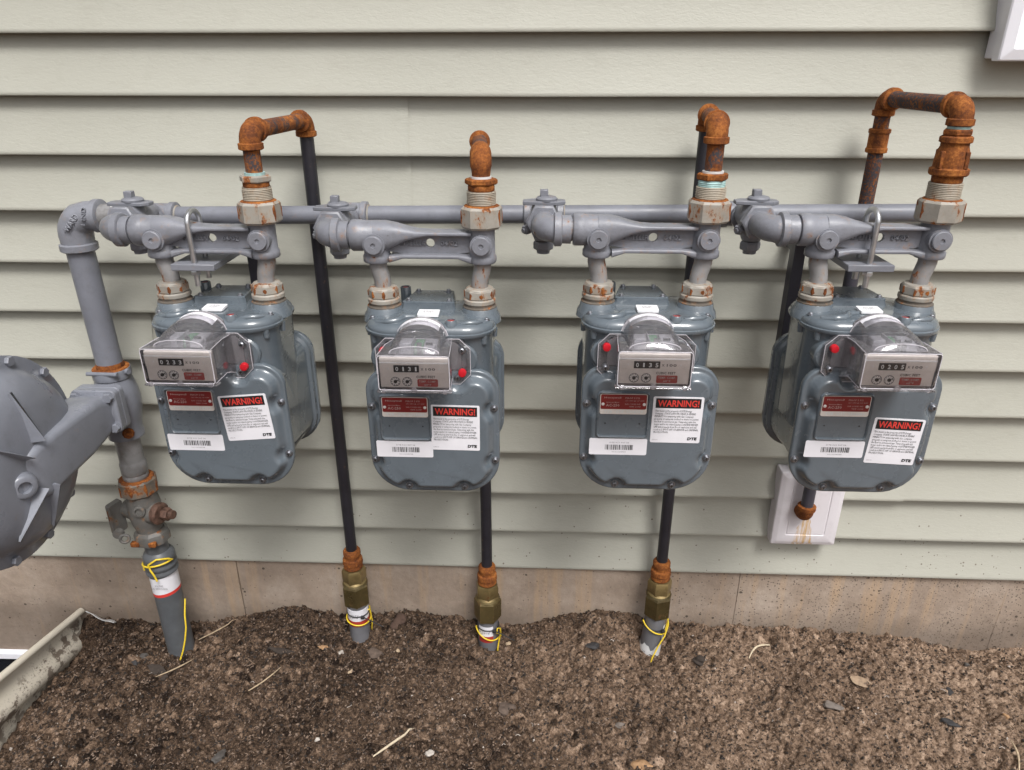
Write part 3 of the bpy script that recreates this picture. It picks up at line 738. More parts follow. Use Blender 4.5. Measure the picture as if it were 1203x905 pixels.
    for body, x, z, w_, h_ in (('Honeywell', -.0535, .1752, .0255, .0036), ('MAOP 5 PSI', -.0235, .1752, .0215, .0028), ('250 CFH @ 1/2" DIFF', -.0195, .1705, .0290, .0022), ('American Meter', -.0530, .1678, .020, .0017), ('AC-250', -.0530, .1628, .0205, .0045), ('BAR CODED IND', -.0225, .1650, .0235, .0020), ('TEMP COMP', -.0190, .1606, .0180, .0020)):
        put_text('lettering', text_mesh(body, width=w_, height=h_, extrude=0, res=1, bold=.01 if body[0] in 'HA' else 0), 'engrave', npl, (x, -.0905, z-.003))
    for x in (-.0680, -.0050):
        b = MB(); b.lathe((x, -.0900, .1615), (0, -1, 0), [(0, .0026), (.0008, .0024), (.0012, .0012)], 12); P('rivet', b, 'plate_lt', npl)
    # barcode label
    b = MB(); b.plate(rrect(-.0860, .0045, .0725, .1015, .0025, 3), -.0892, -.0884); bl_ = P('barcode_label', b, 'white')
    rb = random.Random(3); b = MB(); x = -.061
    while x < -.0175:
        w_ = rb.choice((.0006, .0006, .0011, .0016)); b.plate([(x, .0815), (x+w_, .0815), (x+w_, .0905), (x, .0905)], -.0894, -.0891); x += w_+rb.choice((.0006, .0009, .0013))
    P('barcode', b, 'ink', bl_)
    put_text('lettering', text_mesh('DTE 9C1 507 38', width=.030, height=.0023, extrude=0, res=1), 'greyink', bl_, (-.039, -.0895, .0945))
    put_text('lettering', text_mesh('9C11004738', width=.022, height=.0020, extrude=0, res=1), 'greyink', bl_, (-.039, -.0895, .0780))
    return T.o

WTXT = ('This meter is the property of DTE Energy\nCompany. STATE LAW PROVIDES A SEVERE\nPENALTY for tampering with Gas Company\nproperty or using any method or device to permit\nthe flow to unmetered gas. Tampering with this\nmeter and/or its related piping could ENDANGER\nLIFE and property from fire or explosion and will\nresult in a SHUT-OFF OF SERVICE and CRIMINAL\nPROSECUTION.')
T_WARN = text_mesh('WARNING!', width=.0630, height=.0115, extrude=0, bold=.022)
T_BODY = text_mesh(WTXT, width=.0690, height=.0400, extrude=0, align='LEFT', res=1, line=1.0)
T_DTE = text_mesh('DTE', width=.0150, height=.0050, extrude=0, bold=.05, shear=.1)
T_SMALL = text_mesh('DE00-50', width=.0085, height=.0016, extrude=0, res=1)
def warning_label(root, cx, cz, rot):
    """front sticker, 76 x 78 mm, stuck on at its own angle"""
    R = Matrix.Rotation(-rot, 3, 'Y'); o = Vector((cx, 0, cz))
    def tr(b):
        b.v = [tuple(R @ Vector(p) + o) for p in b.v]; return b
    b = tr(MB().plate(rrect(-.0385, .0385, -.0395, .0395, .0025, 3), -.0896, -.0884)); lab = b.build('warning_label', 'white', root)
    b = tr(MB().plate(rrect(-.0345, .0345, .0205, .0368, .0006, 2), -.0899, -.0893)); b.build('black_band', 'ink', lab)
    for me, mt, x, z in ((T_WARN, 'redink', 0, .0287), (T_BODY, 'ink', 0, -.0025), (T_DTE, 'ink', .0265, -.0315), (T_SMALL, 'greyink', -.031, -.0340)):
        p = R @ Vector((x, -.0902, z)) + o; put_text('lettering', me, mt, lab, p, rot)
    return lab

def copy_tree(o, parent=None):
    c = o.copy(); COL.objects.link(c)
    if parent is not None: c.parent = parent
    for ch in list(o.children): copy_tree(ch, c)
    return c

CXS = [-.5085, -.170, .1685, .504]; ZBS = [.604, .599, .6105, .613]; YB = -.262
READ = ['0233', '0131', '0135', '0205']; SERIAL = ['2314373', '2314388', '2304759', '2304880']
WARN = [(.0490, .1335, .085), (.0415, .1265, -.010), (.0470, .1355, -.005), (.0480, .1025, -.045)]
MLAB = ['grey gas meter reading 0233, nearest the big round regulator, sticker tilted up to the right',
        'grey gas meter reading 0131 with its sticker straight, second from the regulator',
        'grey gas meter reading 0135 with its sticker straight, third from the regulator',
        'grey gas meter reading 0205 before the white wall block, warning sticker lowest, overlapping the barcode']
proto = make_meter(); meters = [proto] + [copy_tree(proto) for _ in range(3)]
for i, r in enumerate(meters):
    r.location = (CXS[i], YB, ZBS[i]); tag(r, MLAB[i], 'gas meter', 'gas meters in a row on the wall')
    warning_label(r, *WARN[i])
    face = [c for c in r.children if c.name.startswith('index_face')][0]
    for q, ch in enumerate(READ[i]):
        put_text('digit', text_mesh(ch, height=.0064, width=.0040 if ch != '1' else .0022, extrude=0, res=2, bold=.02), 'digit', face, (-.006-.0240+.0090*q, -.1594, .234+.0212))
    npl = [c for c in r.children if c.name.startswith('nameplate')][0]
    put_text('lettering', text_mesh('TYB  GTE  '+SERIAL[i], width=.060, height=.0048, extrude=0, res=1, bold=.015), 'digit', npl, (-.036, -.0903, .1488))

# ------------------------------------------------------------------ meter bars
T_MUEL = text_mesh('MUELLER', width=.038, height=.0075, extrude=.0022, bold=.015); T_DATE = text_mesh('04/02', width=.026, height=.0075, extrude=.0022, bold=.015)
BLAB = ['grey cast meter bar with a silver U-bolt, joined beside the tall left riser', 'plain grey meter bar without U-bolt, below the lowest rusty loop seen end-on', 'plain grey meter bar without U-bolt, below the rusty loop with pale blue sealant', 'grey cast meter bar with a U-bolt, over the meter nearest the white wall block']
def meter_bar():
    T = Thing('meter_bar', (0, 0, 0), None, None, world=False); P = T.part      # own coordinates: meter centre, swivel plane, bar axis height
    b = MB()
    # inlet horn running into the left boss
    b.lathe((-.119, 0, .010), (1, 0, 0), [(0, .0222), (.002, .0240), (.016, .0240), (.0175, .0232), (.043, .0230), (.057, .0215)], 28)
    # shoulder that sweeps from the horn down to the web's upper flange
    sec = lambda x, zt, zb, hy: [(x, y, z) for y, z in rrect(-hy, hy, zb, zt, min(hy, (zt-zb)/2)*.82, 6)]
    b.loft([sec(-.082, .0325, -.014, .0225), sec(-.066, .0325, -.012, .0225), sec(-.050, .0290, -.004, .0205), sec(-.034, .0235, .004, .0185), sec(-.018, .0195, .009, .0172), sec(.0, .0180, .0125, .0168), sec(.066, .0180, .0125, .0168)])
    b.loft([sec(-.060, -.018, -.029, .0190), sec(-.040, -.0165, -.0225, .0165), sec(.045, -.0165, -.0225, .0165), sec(.066, -.018, -.030, .0190)])
    # web with its round hole
    hole = []; zc, r_ = -.0005, .0068
    nO = 32
    inner = [(.002+r_*math.cos(2*PI*j/nO), zc+r_*math.sin(2*PI*j/nO)) for j in range(nO)]
    outer = []
    for j in range(nO):
        a = 2*PI*j/nO; c_, s_ = math.cos(a), math.sin(a)
        k = min((.066 if c_ > 0 else .066)/max(abs(c_), 1e-6), (.0165)/max(abs(s_), 1e-6)); outer.append((.002+k*c_, zc+k*s_))
    L = lambda pts, y: [(x, y, z) for x, z in pts]
    b.loft([L(outer, -.0035), L(inner, -.0035), L(inner, .0035), L(outer, .0035)], False, False)
    # bosses over the swivels
    for sx in (-1, 1):
        x = sx*.0815
        b.lathe((x, 0, -.030), (0, 0, 1), [(0, .0205), (.002, .0220), (.0095, .0220), (.012, .0200), (.030, .0198), (.044 if sx < 0 else .052, .0198), (.052 if sx < 0 else .054, .015 if sx < 0 else .0198)], 28)
        b.loft([[(x+.0170*math.cos(2*PI*j/24), y, -.0005+.0170*math.sin(2*PI*j/24)) for j in range(24)] for y in (0, -.0235)])
    P('bar_casting', b, 'casting', sharp=42)
    b = MB(); b.lathe((-.0815, -.0232, 0), (0, -1, 0), [(0, .0141), (.004, .0141), (.0052, .0130), (.0054, .0038), (.0034, .0034), (.0034, 0)], 26)
    pl = P('bar_plug', b, 'casting'); pl2 = link('bar_plug', pl.data, T.o, loc=(.163, 0, 0))
    me = T_MUEL; put_text('lettering', me, 'casting', T.o, (-.024, -.0034, -.0005)); put_text('lettering', T_DATE, 'casting', T.o, (.031, -.0034, -.0005))
    # bent swivels with their nuts: x shifts inward by 5 mm
    for sx in (-1, 1):
        x0, x1 = sx*.0815, sx*.0762
        b = MB(); b.tube([(x0, 0, -.026), (x0, 0, -.038), (x0-sx*.0012, 0, -.044), (x1+sx*.001, 0, -.056), (x1, 0, -.064), (x1, 0, -.078)], [.0136, .0136, .0134, .0131, .013, .013], 20)
        P('swivel', b, 'swivel')
        b = MB(); b.hexa((x1, 0, -.087), (x1, 0, -.0720), .0243, 8, 0, .002, rot=.2); b.edge_rust((x1, 0, -.087), (x1, 0, -.0720), .0243, 8, .2, 1, 3+sx, .0040, .95); b.lathe((x1, 0, -.0945), (0, 0, 1), [(0, .0248), (.0012, .0255), (.006, .0255), (.008, .0235)], 28)
        b.lathe((x1, 0, -.0725), (0, 0, 1), [(0, .0222), (.0022, .0205), (.003, .0140)], 24)
        P('swivel_nut', b, ['nut', 'rust_dark'], sharp=25)
        b = MB(); b.lathe((x1, 0, -.1030), (0, 0, 1), [(0, .0262), (.003, .0268), (.005, .0240), (.0085, .0240)], 24); P('washer', b, 'gasket')
    # big union nut on the outlet
    b = MB(); b.hexa((.0815, 0, .0235), (.0815, 0, .0560), .0318, 8, 0, .0035, rot=.30); b.edge_rust((.0815, 0, .0235), (.0815, 0, .0560), .0318, 8, .30, 1, 8, .0036, .6); P('union_nut', b, ['nut', 'rust_mid'], sharp=25)
    b = MB(); b.lathe((.0815, 0, .0555), (0, 0, 1), [(0, .0270), (.0012, .0262), (.0025, .0215)], 24); P('rust_ring', b, 'rust')
    # street elbow on the inlet, turning back to the stop valve
    b = MB(); b.tube(arc_path([(-.122, 0, .010), (-.163, 0, .010), (-.163, .058, .010)], .024, 8), [.0215]+[.0210]*3+[.0198]*4+[.0195]*2+[.0190], 24)
    b.lathe((-.148, 0, .010), (1, 0, 0), [(0, .0232), (.0015, .0256), (.011, .0256), (.0125, .0230)], 26)
    b.lathe((-.140, 0, .010), (1, 0, 0), [(0, .0175), (.024, .0175)], 24)
    P('inlet_elbow', b, 'casting')
    return T.o
proto = meter_bar(); bars = [proto] + [copy_tree(proto) for _ in range(3)]
BZ = [.4+z for z in ZBS]
for i, r in enumerate(bars):
    r.location = (CXS[i], YB, BZ[i]); tag(r, BLAB[i], 'meter bar', 'cast meter bars above the gas meters')

# ------------------------------------------------------------------ header pipe with tees and elbow
hz = lambda x: 1.0040+.0102*(x+.82)
HY = -.1
T = Thing('gas_header', (-.10, HY, hz(-.10)), 'long grey header pipe behind the meter bars, from the raised-letter elbow to the far right', 'pipe'); P = T.part
TX = [cx-.163 for cx in CXS]
b = MB(); ex = [-.80]+TX+[.655]
for i in range(len(ex)-1):
    b.cyl((ex[i]+(.018 if i else 0), HY, hz(ex[i])), (ex[i+1]-(.018 if i < len(ex)-2 else 0), HY, hz(ex[i+1])), .0155, 24)
P('pipe', b, 'pipe')
for x in TX:
    z = hz(x); b = MB()
    b.lathe((x-.034, HY, z), (1, 0, 0), [(0, .0205), (.0012, .0232), (.0105, .0232), (.012, .0210), (.056, .0210), (.0575, .0232), (.0668, .0232), (.068, .0205)], 26)
    b.lathe((x, HY, z), (0, -1, 0), [(0, .0205), (.022, .0205), (.0235, .0232), (.033, .0232), (.034, .0205)], 24)
    t_ = P('tee', b, 'casting')
    b = MB(); b.lathe((x+.034, HY, z), (1, 0, 0), [(0, .0180), (.002, .0163)], 20); P('thread_ring', b, 'nut', t_)
EX = -.8285; ez = hz(EX)
b = MB()
b.tube(arc_path([(EX, HY, ez-.052), (EX, HY, ez), (EX+.052, HY, ez)], .034, 9), [.0275]+[.0285]*3+[.0278]*4+[.0258]*4, 26)
b.lathe((EX, HY, ez-.062), (0, 0, 1), [(0, .0290), (.002, .0315), (.0125, .0315), (.0145, .0282)], 30)
b.lathe((EX+.043, HY, ez), (1, 0, 0), [(0, .0260), (.0015, .0290), (.012, .0290), (.0135, .0255)], 30)
el = P('elbow', b, 'casting')
b = MB(); b.lathe((EX+.056, HY, ez), (1, 0, 0), [(0, .0205), (.030, .0202), (.031, .0175)], 24); b.lathe((EX+.080, HY, ez), (1, 0, 0), [(0, .0215), (.014, .0212)], 24, 1); P('nipple', b, ['galv', 'film'])
def on_surface(c, n, right, r):
    n = Vector(n).normalized(); X = Vector(right); X = (X-n*X.dot(n)).normalized(); Y = -n; Z = X.cross(Y)
    return Vector(c)+n*r, Matrix((X, Y, Z)).transposed()
p, R = on_surface((EX+.008, HY, ez-.012), (.20, -.95, .16), (.62, 0, .78), .0280)
put_text('lettering', text_mesh('WARD', width=.034, height=.0108, extrude=.0028, bold=.02), 'casting', el, p-Vector(T.off), R=R)
p, R = on_surface((EX+.036, HY, ez-.003), (.05, -.95, .25), (.1, 0, 1), .0256)
put_text('lettering', text_mesh('1 IND', width=.030, height=.0075, extrude=.0028), 'casting', el, p-Vector(T.off), R=R)

# ------------------------------------------------------------------ stop valves between header and bars
VLAB = ['stop valve with lock wing squeezed between the raised-letter elbow and the first meter bar', 'grey stop valve in front of the long black drop pipe', 'grey stop valve midway on the header, against bare siding', 'grey stop valve nearest the bulging rusty reducer, at the rightmost meter bar']
def stop_valve():
    T = Thing('stop_valve', (0, 0, 0), None, None, world=False); P = T.part      # own coordinates: tee x, header y, header z
    b = MB()
    b.lathe((0, -.026, .004), (0, -1, 0), [(0, .0195), (.012, .0195), (.014, .0205), (.034, .0225), (.052, .0240), (.066, .0230), (.078, .0205), (.090, .0200), (.108, .0190)], 24)
    b.lathe((0, -.080, -.030), (0, 0, 1), [(0, .0150), (.012, .0200), (.030, .0225), (.050, .0205), (.058, .0185)], 20)
    b.hexa((0, -.104, .005), (0, -.122, .006), .0285, 6, 0, .002)
    P('valve_body', b, 'casting')
    b = MB(); b.hexa((0, -.080, -.046), (0, -.080, -.032), .0165, 6); b.lathe((0, -.080, -.052), (0, 0, 1), [(0, .0105), (.008, .0115)], 14); P('bottom_nut', b, 'lock', sharp=25)
    b = MB(); lw = lambda z, i: [(x, y, z) for x, y in [(-.034+i, -.092+i), (-.022, -.096+i), (.024, -.096+i), (.034-i, -.088+i), (.034-i, -.072-i), (.020, -.064-i), (-.020, -.064-i), (-.034+i, -.074-i)]]
    b.loft([lw(.0275, .001), lw(.0285, 0), lw(.0325, 0), lw(.0335, .001)]); b.lathe((0, -.080, .022), (0, 0, 1), [(0, .0185), (.006, .0185)], 18)
    b.lathe((.004, -.080, .0330), (0, 0, 1), [(0, .0170), (.0035, .0175), (.006, .0150), (.0075, .009)], 18)
    P('lock_wing', b, 'lock', sharp=30)
    b = MB(); b.box(-.0065, .0065, -.0865, -.0735, .038, .0500, .001); P('square_head', b, 'lock')
    b = MB(); b.hexa((-.023, -.100, -.008), (-.031, -.106, -.010), .008, 6); b.lathe((-.031, -.106, -.010), (-.8, -.6, -.15), [(0, .0045), (.003, .004)], 10); P('seal_screw', b, 'lock')
    return T.o
proto = stop_valve(); valves = [proto] + [copy_tree(proto) for _ in range(3)]
for i, r in enumerate(valves):
    r.location = (TX[i], HY, BZ[i]+.006); tag(r, VLAB[i], 'stop valve', 'stop valves at the meter bars')
valves[0].rotation_euler = (0, 0, 0)

# ------------------------------------------------------------------ U-bolts and their brackets
for (ux, cxm, sx, zb, lab, lab2) in ((-.5330, CXS[0], -.531, BZ[0], 'silver U-bolt with flat steel plate clamped round the leftmost meter bar', 'dark steel bracket on the wall behind the leftmost meter'), (.4910, CXS[3], .4655, BZ[3], 'silver U-bolt with flat steel plate clamped round the rightmost meter bar', 'dark steel bracket on the wall behind the rightmost meter')):
    T = Thing('u_bolt', (ux, YB, zb-.055), lab, 'clamp', 'U-bolts clamping the end meter bars'); P = T.part
    b = MB(); w_ = .0205; top = zb+.024
    b.tube([(ux, YB-w_, zb-.072), (ux, YB-w_, top)] + [(ux, YB-w_*math.cos(a), top+w_*.8*math.sin(a)) for a in np.linspace(.2, PI-.2, 10)] + [(ux, YB+w_, top), (ux, YB+w_, zb-.070)], .0042, 12)
    P('rod', b, 'zinc')
    b = MB(); b.box(ux-.034, ux+.034, YB-.030, -.075, zb-.046, zb-.036, .001); P('clamp_plate', b, 'lock')
    for s in (-1, 1):
        b = MB(); b.hexa((ux, YB+s*w_, zb-.0535), (ux, YB+s*w_, zb-.0465), .0078, 6); P('nut', b, 'zinc')
    T = Thing('wall_bracket', (sx, -.03, .785), lab2, 'bracket', 'dark wall brackets behind the end meters'); P = T.part
    b = MB(); b.box(sx-.010, sx+.010, -.062, -.034, .742, zb-.047, .001); pass
    P('upright', b, 'dark_strut')
    for z_ in (zb-.075,):
        b = MB(); b.box(sx-.008, sx+.008, -.0335, .012, z_, z_+.025, .001); P('wall_tab', b, 'dark_strut')

# ------------------------------------------------------------------ house lines (rusty outlets)
def elbow90(b, corner, d0, d1, r, leg0, leg1, collar0=True, collar1=True, m=0, mc=1):
    """threaded elbow: body swept round the corner, banded collars on its two mouths"""
    c = Vector(corner); d0 = Vector(d0).normalized(); d1 = Vector(d1).normalized()
    pts = arc_path([c+d0*leg0, c, c+d1*leg1], r*.95, 8); b.tube(pts, r, 20, m)
    for on, dd, lg in ((collar0, d0, leg0), (collar1, d1, leg1)):
        if on: b.lathe(c+dd*(lg-.010), dd, [(0, r), (.0012, r*1.17), (.009, r*1.17), (.0105, r*.98)], 22, mc)
    return b
def stack(P, x, z, y, items):
    """fittings piled on a union nut: (name, material, height, radius, kind)"""
    for name, mt, h, r, kind in items:
        b = MB()
        if kind == 'hex': b.hexa((x, y, z), (x, y, z+h), r, 6, 0, min(.002, h*.25))
        elif kind == 'oct': b.hexa((x, y, z), (x, y, z+h), r, 8, 0, min(.002, h*.25))
        elif kind == 'thread':
            pr = [(0, r*.98)]; t = .001
            while t < h-.001: pr += [(t, r), (t+.0012, r*.955)]; t += .0024
            b.lathe((x, y, z), (0, 0, 1), pr+[(h, r*.96)], 24)
        elif kind == 'band': b.lathe((x, y, z), (0, 0, 1), [(0, r*.95), (h*.2, r), (h*.8, r), (h, r*.95)], 24)
        else: b.lathe((x, y, z), (0, 0, 1), [(0, r), (h, r)], 22)
        P(name, b, mt, sharp=30); z += h
    return z
PR = .0124
HL = [
 dict(i=0, back=(-.4085, -.050), zc=1.160, lab='rusty outlet pipe from the leftmost meter bar, dropping as a long black pipe', bot=.262,
      st=[('collar', 'cream_thread', .021, .0222, 'thread'), ('rust_band', 'rust', .007, .0195, 'band'), ('bushing', 'nut', .010, .0240, 'hex'), ('sealant', 'teal', .004, .0150, ''), ('nipple', 'rust_pipe', .028, PR, '')]),
 dict(i=1, back=(-.1070, -.050), zc=1.128, lab='lowest rusty outlet pipe, seen end-on, above the second meter from the regulator', bot=.228,
      st=[('collar', 'cream_thread', .022, .0222, 'thread'), ('rust_band', 'rust', .009, .0200, 'band'), ('bushing', 'rust', .009, .0245, 'hex'), ('sealant', 'film', .003, .0155, '')]),
 dict(i=2, back=(.2790, -.050), zc=1.171, lab='rusty outlet pipe with pale blue sealant below its nipple, third from the regulator', bot=.252,
      st=[('collar', 'cream_thread', .019, .0222, 'thread'), ('sealant', 'teal', .009, .0200, 'thread'), ('bushing', 'rust_dark', .010, .0228, 'hex'), ('sealant', 'film', .003, .0155, ''), ('nipple', 'rust_pipe', .028, PR, '')]),
 dict(i=3, back=(.5690, -.050), zc=1.196, lab='rusty outlet pipe at far right with a bulging reducer and a coupling', bot=.388,
      st=[('collar', 'cream_thread', .024, .0232, 'thread'), ('rust_band', 'rust_dark', .010, .0205, 'band')]),
]
for Hh in HL:
    i = Hh['i']; x = CXS[i]+.0815; z0 = BZ[i]+.0560; bx_, by_ = Hh['back']; zc = Hh['zc']
    T = Thing('house_line', (x, YB, z0), Hh['lab'], 'gas pipe', 'rusty gas outlet pipes looping up over the meter bars'); P = T.part
    z = stack(P, x, z0, YB, Hh['st'])
    if i == 3:
        b = MB(); b.lathe((x, YB, z), (0, 0, 1), [(0, .0245), (.002, .0262), (.009, .0262), (.011, .0228), (.022, .0225), (.032, .0212), (.040, .0185), (.044, .0185), (.0455, .0215), (.052, .0215), (.054, .0190)], 26)
        for a in range(4): 
            q = a*PI/2+.5; b.box(x+.0222*math.cos(q)-.003, x+.0222*math.cos(q)+.003, YB+.0222*math.sin(q)-.003, YB+.0222*math.sin(q)+.003, z+.010, z+.034, .001)
        P('reducer', b, 'rust_mid'); z += .054
        z = stack(P, x, z, YB, [('bushing', 'rust_dark', .009, .0205, 'hex'), ('sealant', 'teal', .005, .0150, ''), ('nipple', 'rust_pipe2', .014, PR, '')])
    back = Vector((bx_, by_, zc+.001)); front = Vector((x, YB, zc)); dd = (back-front).normalized()
    if z < zc-.020 and i != 1:
        b = MB(); b.cyl((x, YB, z-.002), (x, YB, zc-.022), PR, 20); P('nipple', b, 'rust_pipe')
    if i == 1:
        b = MB(); b.tube(arc_path([(x, YB, z), front, front+dd*.045], .020, 8), [.0135, .0145]+[.0160]*8+[.0155], 20); P('elbow', b, 'rust', sharp=60)
    else:
        b = MB(); elbow90(b, front, (0, 0, -1), dd, .0156, .026, .028); P('elbow', b, ['rust' if i == 2 else 'rust_mid', 'rust'])
    b = MB(); b.cyl(front+dd*.030, back-dd*.028, PR, 20); P('cross_nipple', b, 'rust_pipe2' if i == 3 else 'rust_pipe')
    b = MB(); elbow90(b, back, -dd, (0, 0, -1), .0152, .026, .027); P('elbow', b, ['rust_mid', 'rust'])
    if i == 3:
        b = MB(); b.cyl((bx_, by_, zc-.026), (bx_, by_, zc-.048), PR, 20); P('nipple', b, 'rust_pipe')
        b = MB(); b.lathe((bx_, by_, zc-.085), (0, 0, 1), [(0, .0155), (.0012, .0176), (.007, .0176), (.0085, .0160), (.031, .0160), (.0325, .0176), (.038, .0176), (.039, .0155)], 22); P('coupling', b, 'rust')
        b = MB(); b.cyl((bx_, by_, zc-.083), (bx_, by_, 1.02), PR, 20); P('rusted_drop', b, 'rust_pipe2')
        b = MB(); b.cyl((bx_, by_, 1.02), (bx_, by_, Hh['bot']+.012), PR, 20); P('drop_pipe', b, 'dark_strut')
        b = MB(); elbow90(b, (bx_, by_, Hh['bot']-.012), (0, 0, 1), (0, 1, 0), .0160, .026, .035, True, False); P('wall_elbow', b, ['rust_mid', 'rust'])
    else:
        b = MB(); b.cyl((bx_, by_, zc-.026), (bx_, by_, Hh['bot']-.004), .0120, 20); P('drop_pipe', b, 'black')

# ------------------------------------------------------------------ ground stubs under the three black pipes
STUB = [dict(x=-.4085, top=.262, lean=(0, 0), lab='grey underground stub with brass nuts below the long leftmost black pipe', wrap='label'),
        dict(x=-.1070, top=.228, lean=(.001, 0), lab='grey underground stub with brass nuts, middle of three, with a torn sticker', wrap='label'),
        dict(x=.2790, top=.252, lean=(-.016, -.004), lab='leaning grey underground stub with torn white wrap at its foot', wrap='torn')]
for i, s in enumerate(STUB):
    x, y, t = s['x'], -.050, s['top']
    T = Thing('riser_stub', (x, y, -.02), s['lab'], 'pipe stub', 'grey stubs with brass nuts coming out of the soil'); P = T.part
    b = MB(); b.lathe((x, y, t), (0, 0, -1), [(0, .0165), (.004, .0192), (.012, .0192), (.014, .0172), (.022, .0172), (.024, .0215), (.034, .0225), (.037, .0205), (.046, .0215), (.048, .0180), (.052, .0175)], 22); P('adapter', b, 'rust')
    z = t-.050
    b = MB(); b.hexa((x, y, z-.034), (x, y, z), .0270, 6, 0, .006, rot=.3+i*.4); b.lathe((x, y, z-.044), (0, 0, 1), [(0, .0262), (.006, .0270), (.012, .0225)], 26); P('upper_nut', b, 'brass', sharp=25)
    b = MB(); b.hexa((x, y, z-.098), (x, y, z-.040), .0312, 6, 0, .005, rot=.75+i*.3); b.lathe((x, y, z-.040), (0, 0, 1), [(0, .0285), (.004, .0262)], 26); P('lower_nut', b, 'brass_dull', sharp=25)
    lx, ly = s['lean']; zt, zb_ = z-.096, -.07
    pt = lambda q, x=x, y=y, lx=lx, ly=ly, zt=zt, zb_=zb_: Vector((x+lx*q, y+ly*q, zt+(zb_-zt)*q))
    b = MB(); pr = []
    for q in np.linspace(0, 1, 46): pr += [(q, .0236), (q+.008, .0229)]
    b.tube([pt(q) for q, _ in pr], [r for _, r in pr], 22); P('plastic_pipe', b, 'conduit', sharp=80)
    s['pt'] = pt; s['z'] = (lambda zz, pt=pt, zt=zt, zb_=zb_: pt((zt-zz)/(zt-zb_)))
    if s['wrap'] == 'label':
        q0, q1, q2 = [(zt-v)/(zt-zb_) for v in ((.106, .076, .060), (.070, .042, .024))[i]]
        if i == 0: b = MB(); b.cyl(pt(q0), pt(q1), .0242, 24)
        else: b = MB(); b.loft([[pt(q)+Vector((.0242*math.cos(a), .0242*math.sin(a), 0)) for a in np.linspace(-2.5, -1.0, 9)] for q in (q0, q1)], False, False, closed=False)
        lb = P('print_label', b, 'white')
        b = MB()
        if i == 0: b.cyl(pt(q1), pt(q2), .02425, 24)
        else: b.loft([[pt(q)+Vector((.0242*math.cos(a), .0242*math.sin(a), 0)) for a in np.linspace(-2.5, -1.0, 9)] for q in (q1, q2)], False, False, closed=False)
        P('red_band', b, 'tc_red', lb)
        put_text('lettering', text_mesh('HDPE\n3408', width=.024, height=.010, extrude=0, res=1), 'greyink', lb, pt((q0+q1)/2)+Vector((-.004, -.0248, 0))-Vector(T.off), -.06)
    else:
        b = MB(); n = 26; lo_ = []; hi_ = []
        rr = random.Random(5)
        for j in range(n):
            a = 2*PI*j/n; up = (zt-.034+.020*rr.random())/(zt-zb_); dn = (zt+.035)/(zt-zb_)
            hi_.append(pt(up)+Vector((math.cos(a), math.sin(a), 0))*.0246); lo_.append(pt(dn)+Vector((math.cos(a), math.sin(a), 0))*.0258)
        b.loft([lo_, hi_], False, False); P('torn_wrap', b, 'film')
        b = MB(); b.loft([[pt(q)+Vector((.0246*math.cos(a), .0246*math.sin(a), 0)) for a in np.linspace(-.9+.5*q, -.45, 5)] for q in (.12, .2, .3, .42)], False, False, closed=False); P('wrap_strip', b, 'film')

def loop_pts(c, r, tilt, a0, a1, n=16, dz=0):
    return [(c[0]+r*math.cos(a), c[1]+r*math.sin(a), c[2]+tilt*r*math.cos(a+.6)+dz*(k/(n-1))) for k, a in enumerate(np.linspace(a0, a1, n))]
WR = .0017
def wire(name, pts, r, mat, label, cat, group):
    b = MB(); b.tube(pts, r, 8); o = Vector(pts[0]); ob = b.build(name, mat, None, o, 70); ob.location = o; return tag(ob, label, cat, group)
G_W = 'yellow tracer wires tied round the ground pipes'
c = STUB[0]['z'](.070); wire('tracer_wire', loop_pts(c, .0275, -.18, 2.6, 9.1, 34, .004)+[(c[0]+.029, c[1]-.004, c[2]+.026), (c[0]+.026, c[1]+.004, c[2]+.03), (c[0]+.030, c[1]+.002, c[2]-.012), (c[0]+.024, c[1]+.012, c[2]-.05)], WR, 'yellow', 'yellow wire looped round the stub of the long leftmost black pipe', 'wire', G_W)
c = STUB[1]['z'](.046); wire('tracer_wire', loop_pts(c, .0275, -.55, 3.3, 5.9, 18)+[(c[0]+.031, c[1]-.016, c[2]-.006), (c[0]+.029, c[1]-.018, c[2]+.018), (c[0]+.023, c[1]-.023, c[2]+.022), (c[0]+.022, c[1]-.024, c[2]+.008), (c[0]+.030, c[1]-.016, c[2]+.002), (c[0]+.026, c[1]-.020, c[2]-.020), (c[0]+.023, c[1]-.022, c[2]-.045)], WR, 'yellow', 'yellow wire slung and hooked on the middle of the three stubs', 'wire', G_W)
c = STUB[2]['z'](.078); wire('tracer_wire', loop_pts(c, .0278, -.5, 3.3, 5.6, 16)+[(c[0]+.0285, c[1]-.006, c[2]+.012), (c[0]+.027, c[1]-.008, c[2]+.020), (c[0]+.029, c[1]-.012, c[2]+.004), (c[0]+.020, c[1]-.025, c[2]-.018), (c[0]+.006, c[1]-.034, c[2]-.040), (c[0]-.006, c[1]-.042, c[2]-.066), (c[0]-.014, c[1]-.050, c[2]-.094)], WR, 'yellow', 'yellow wire running down the leaning stub with torn white wrap', 'wire', G_W)
G_T = 'black cable ties on the ground stubs'
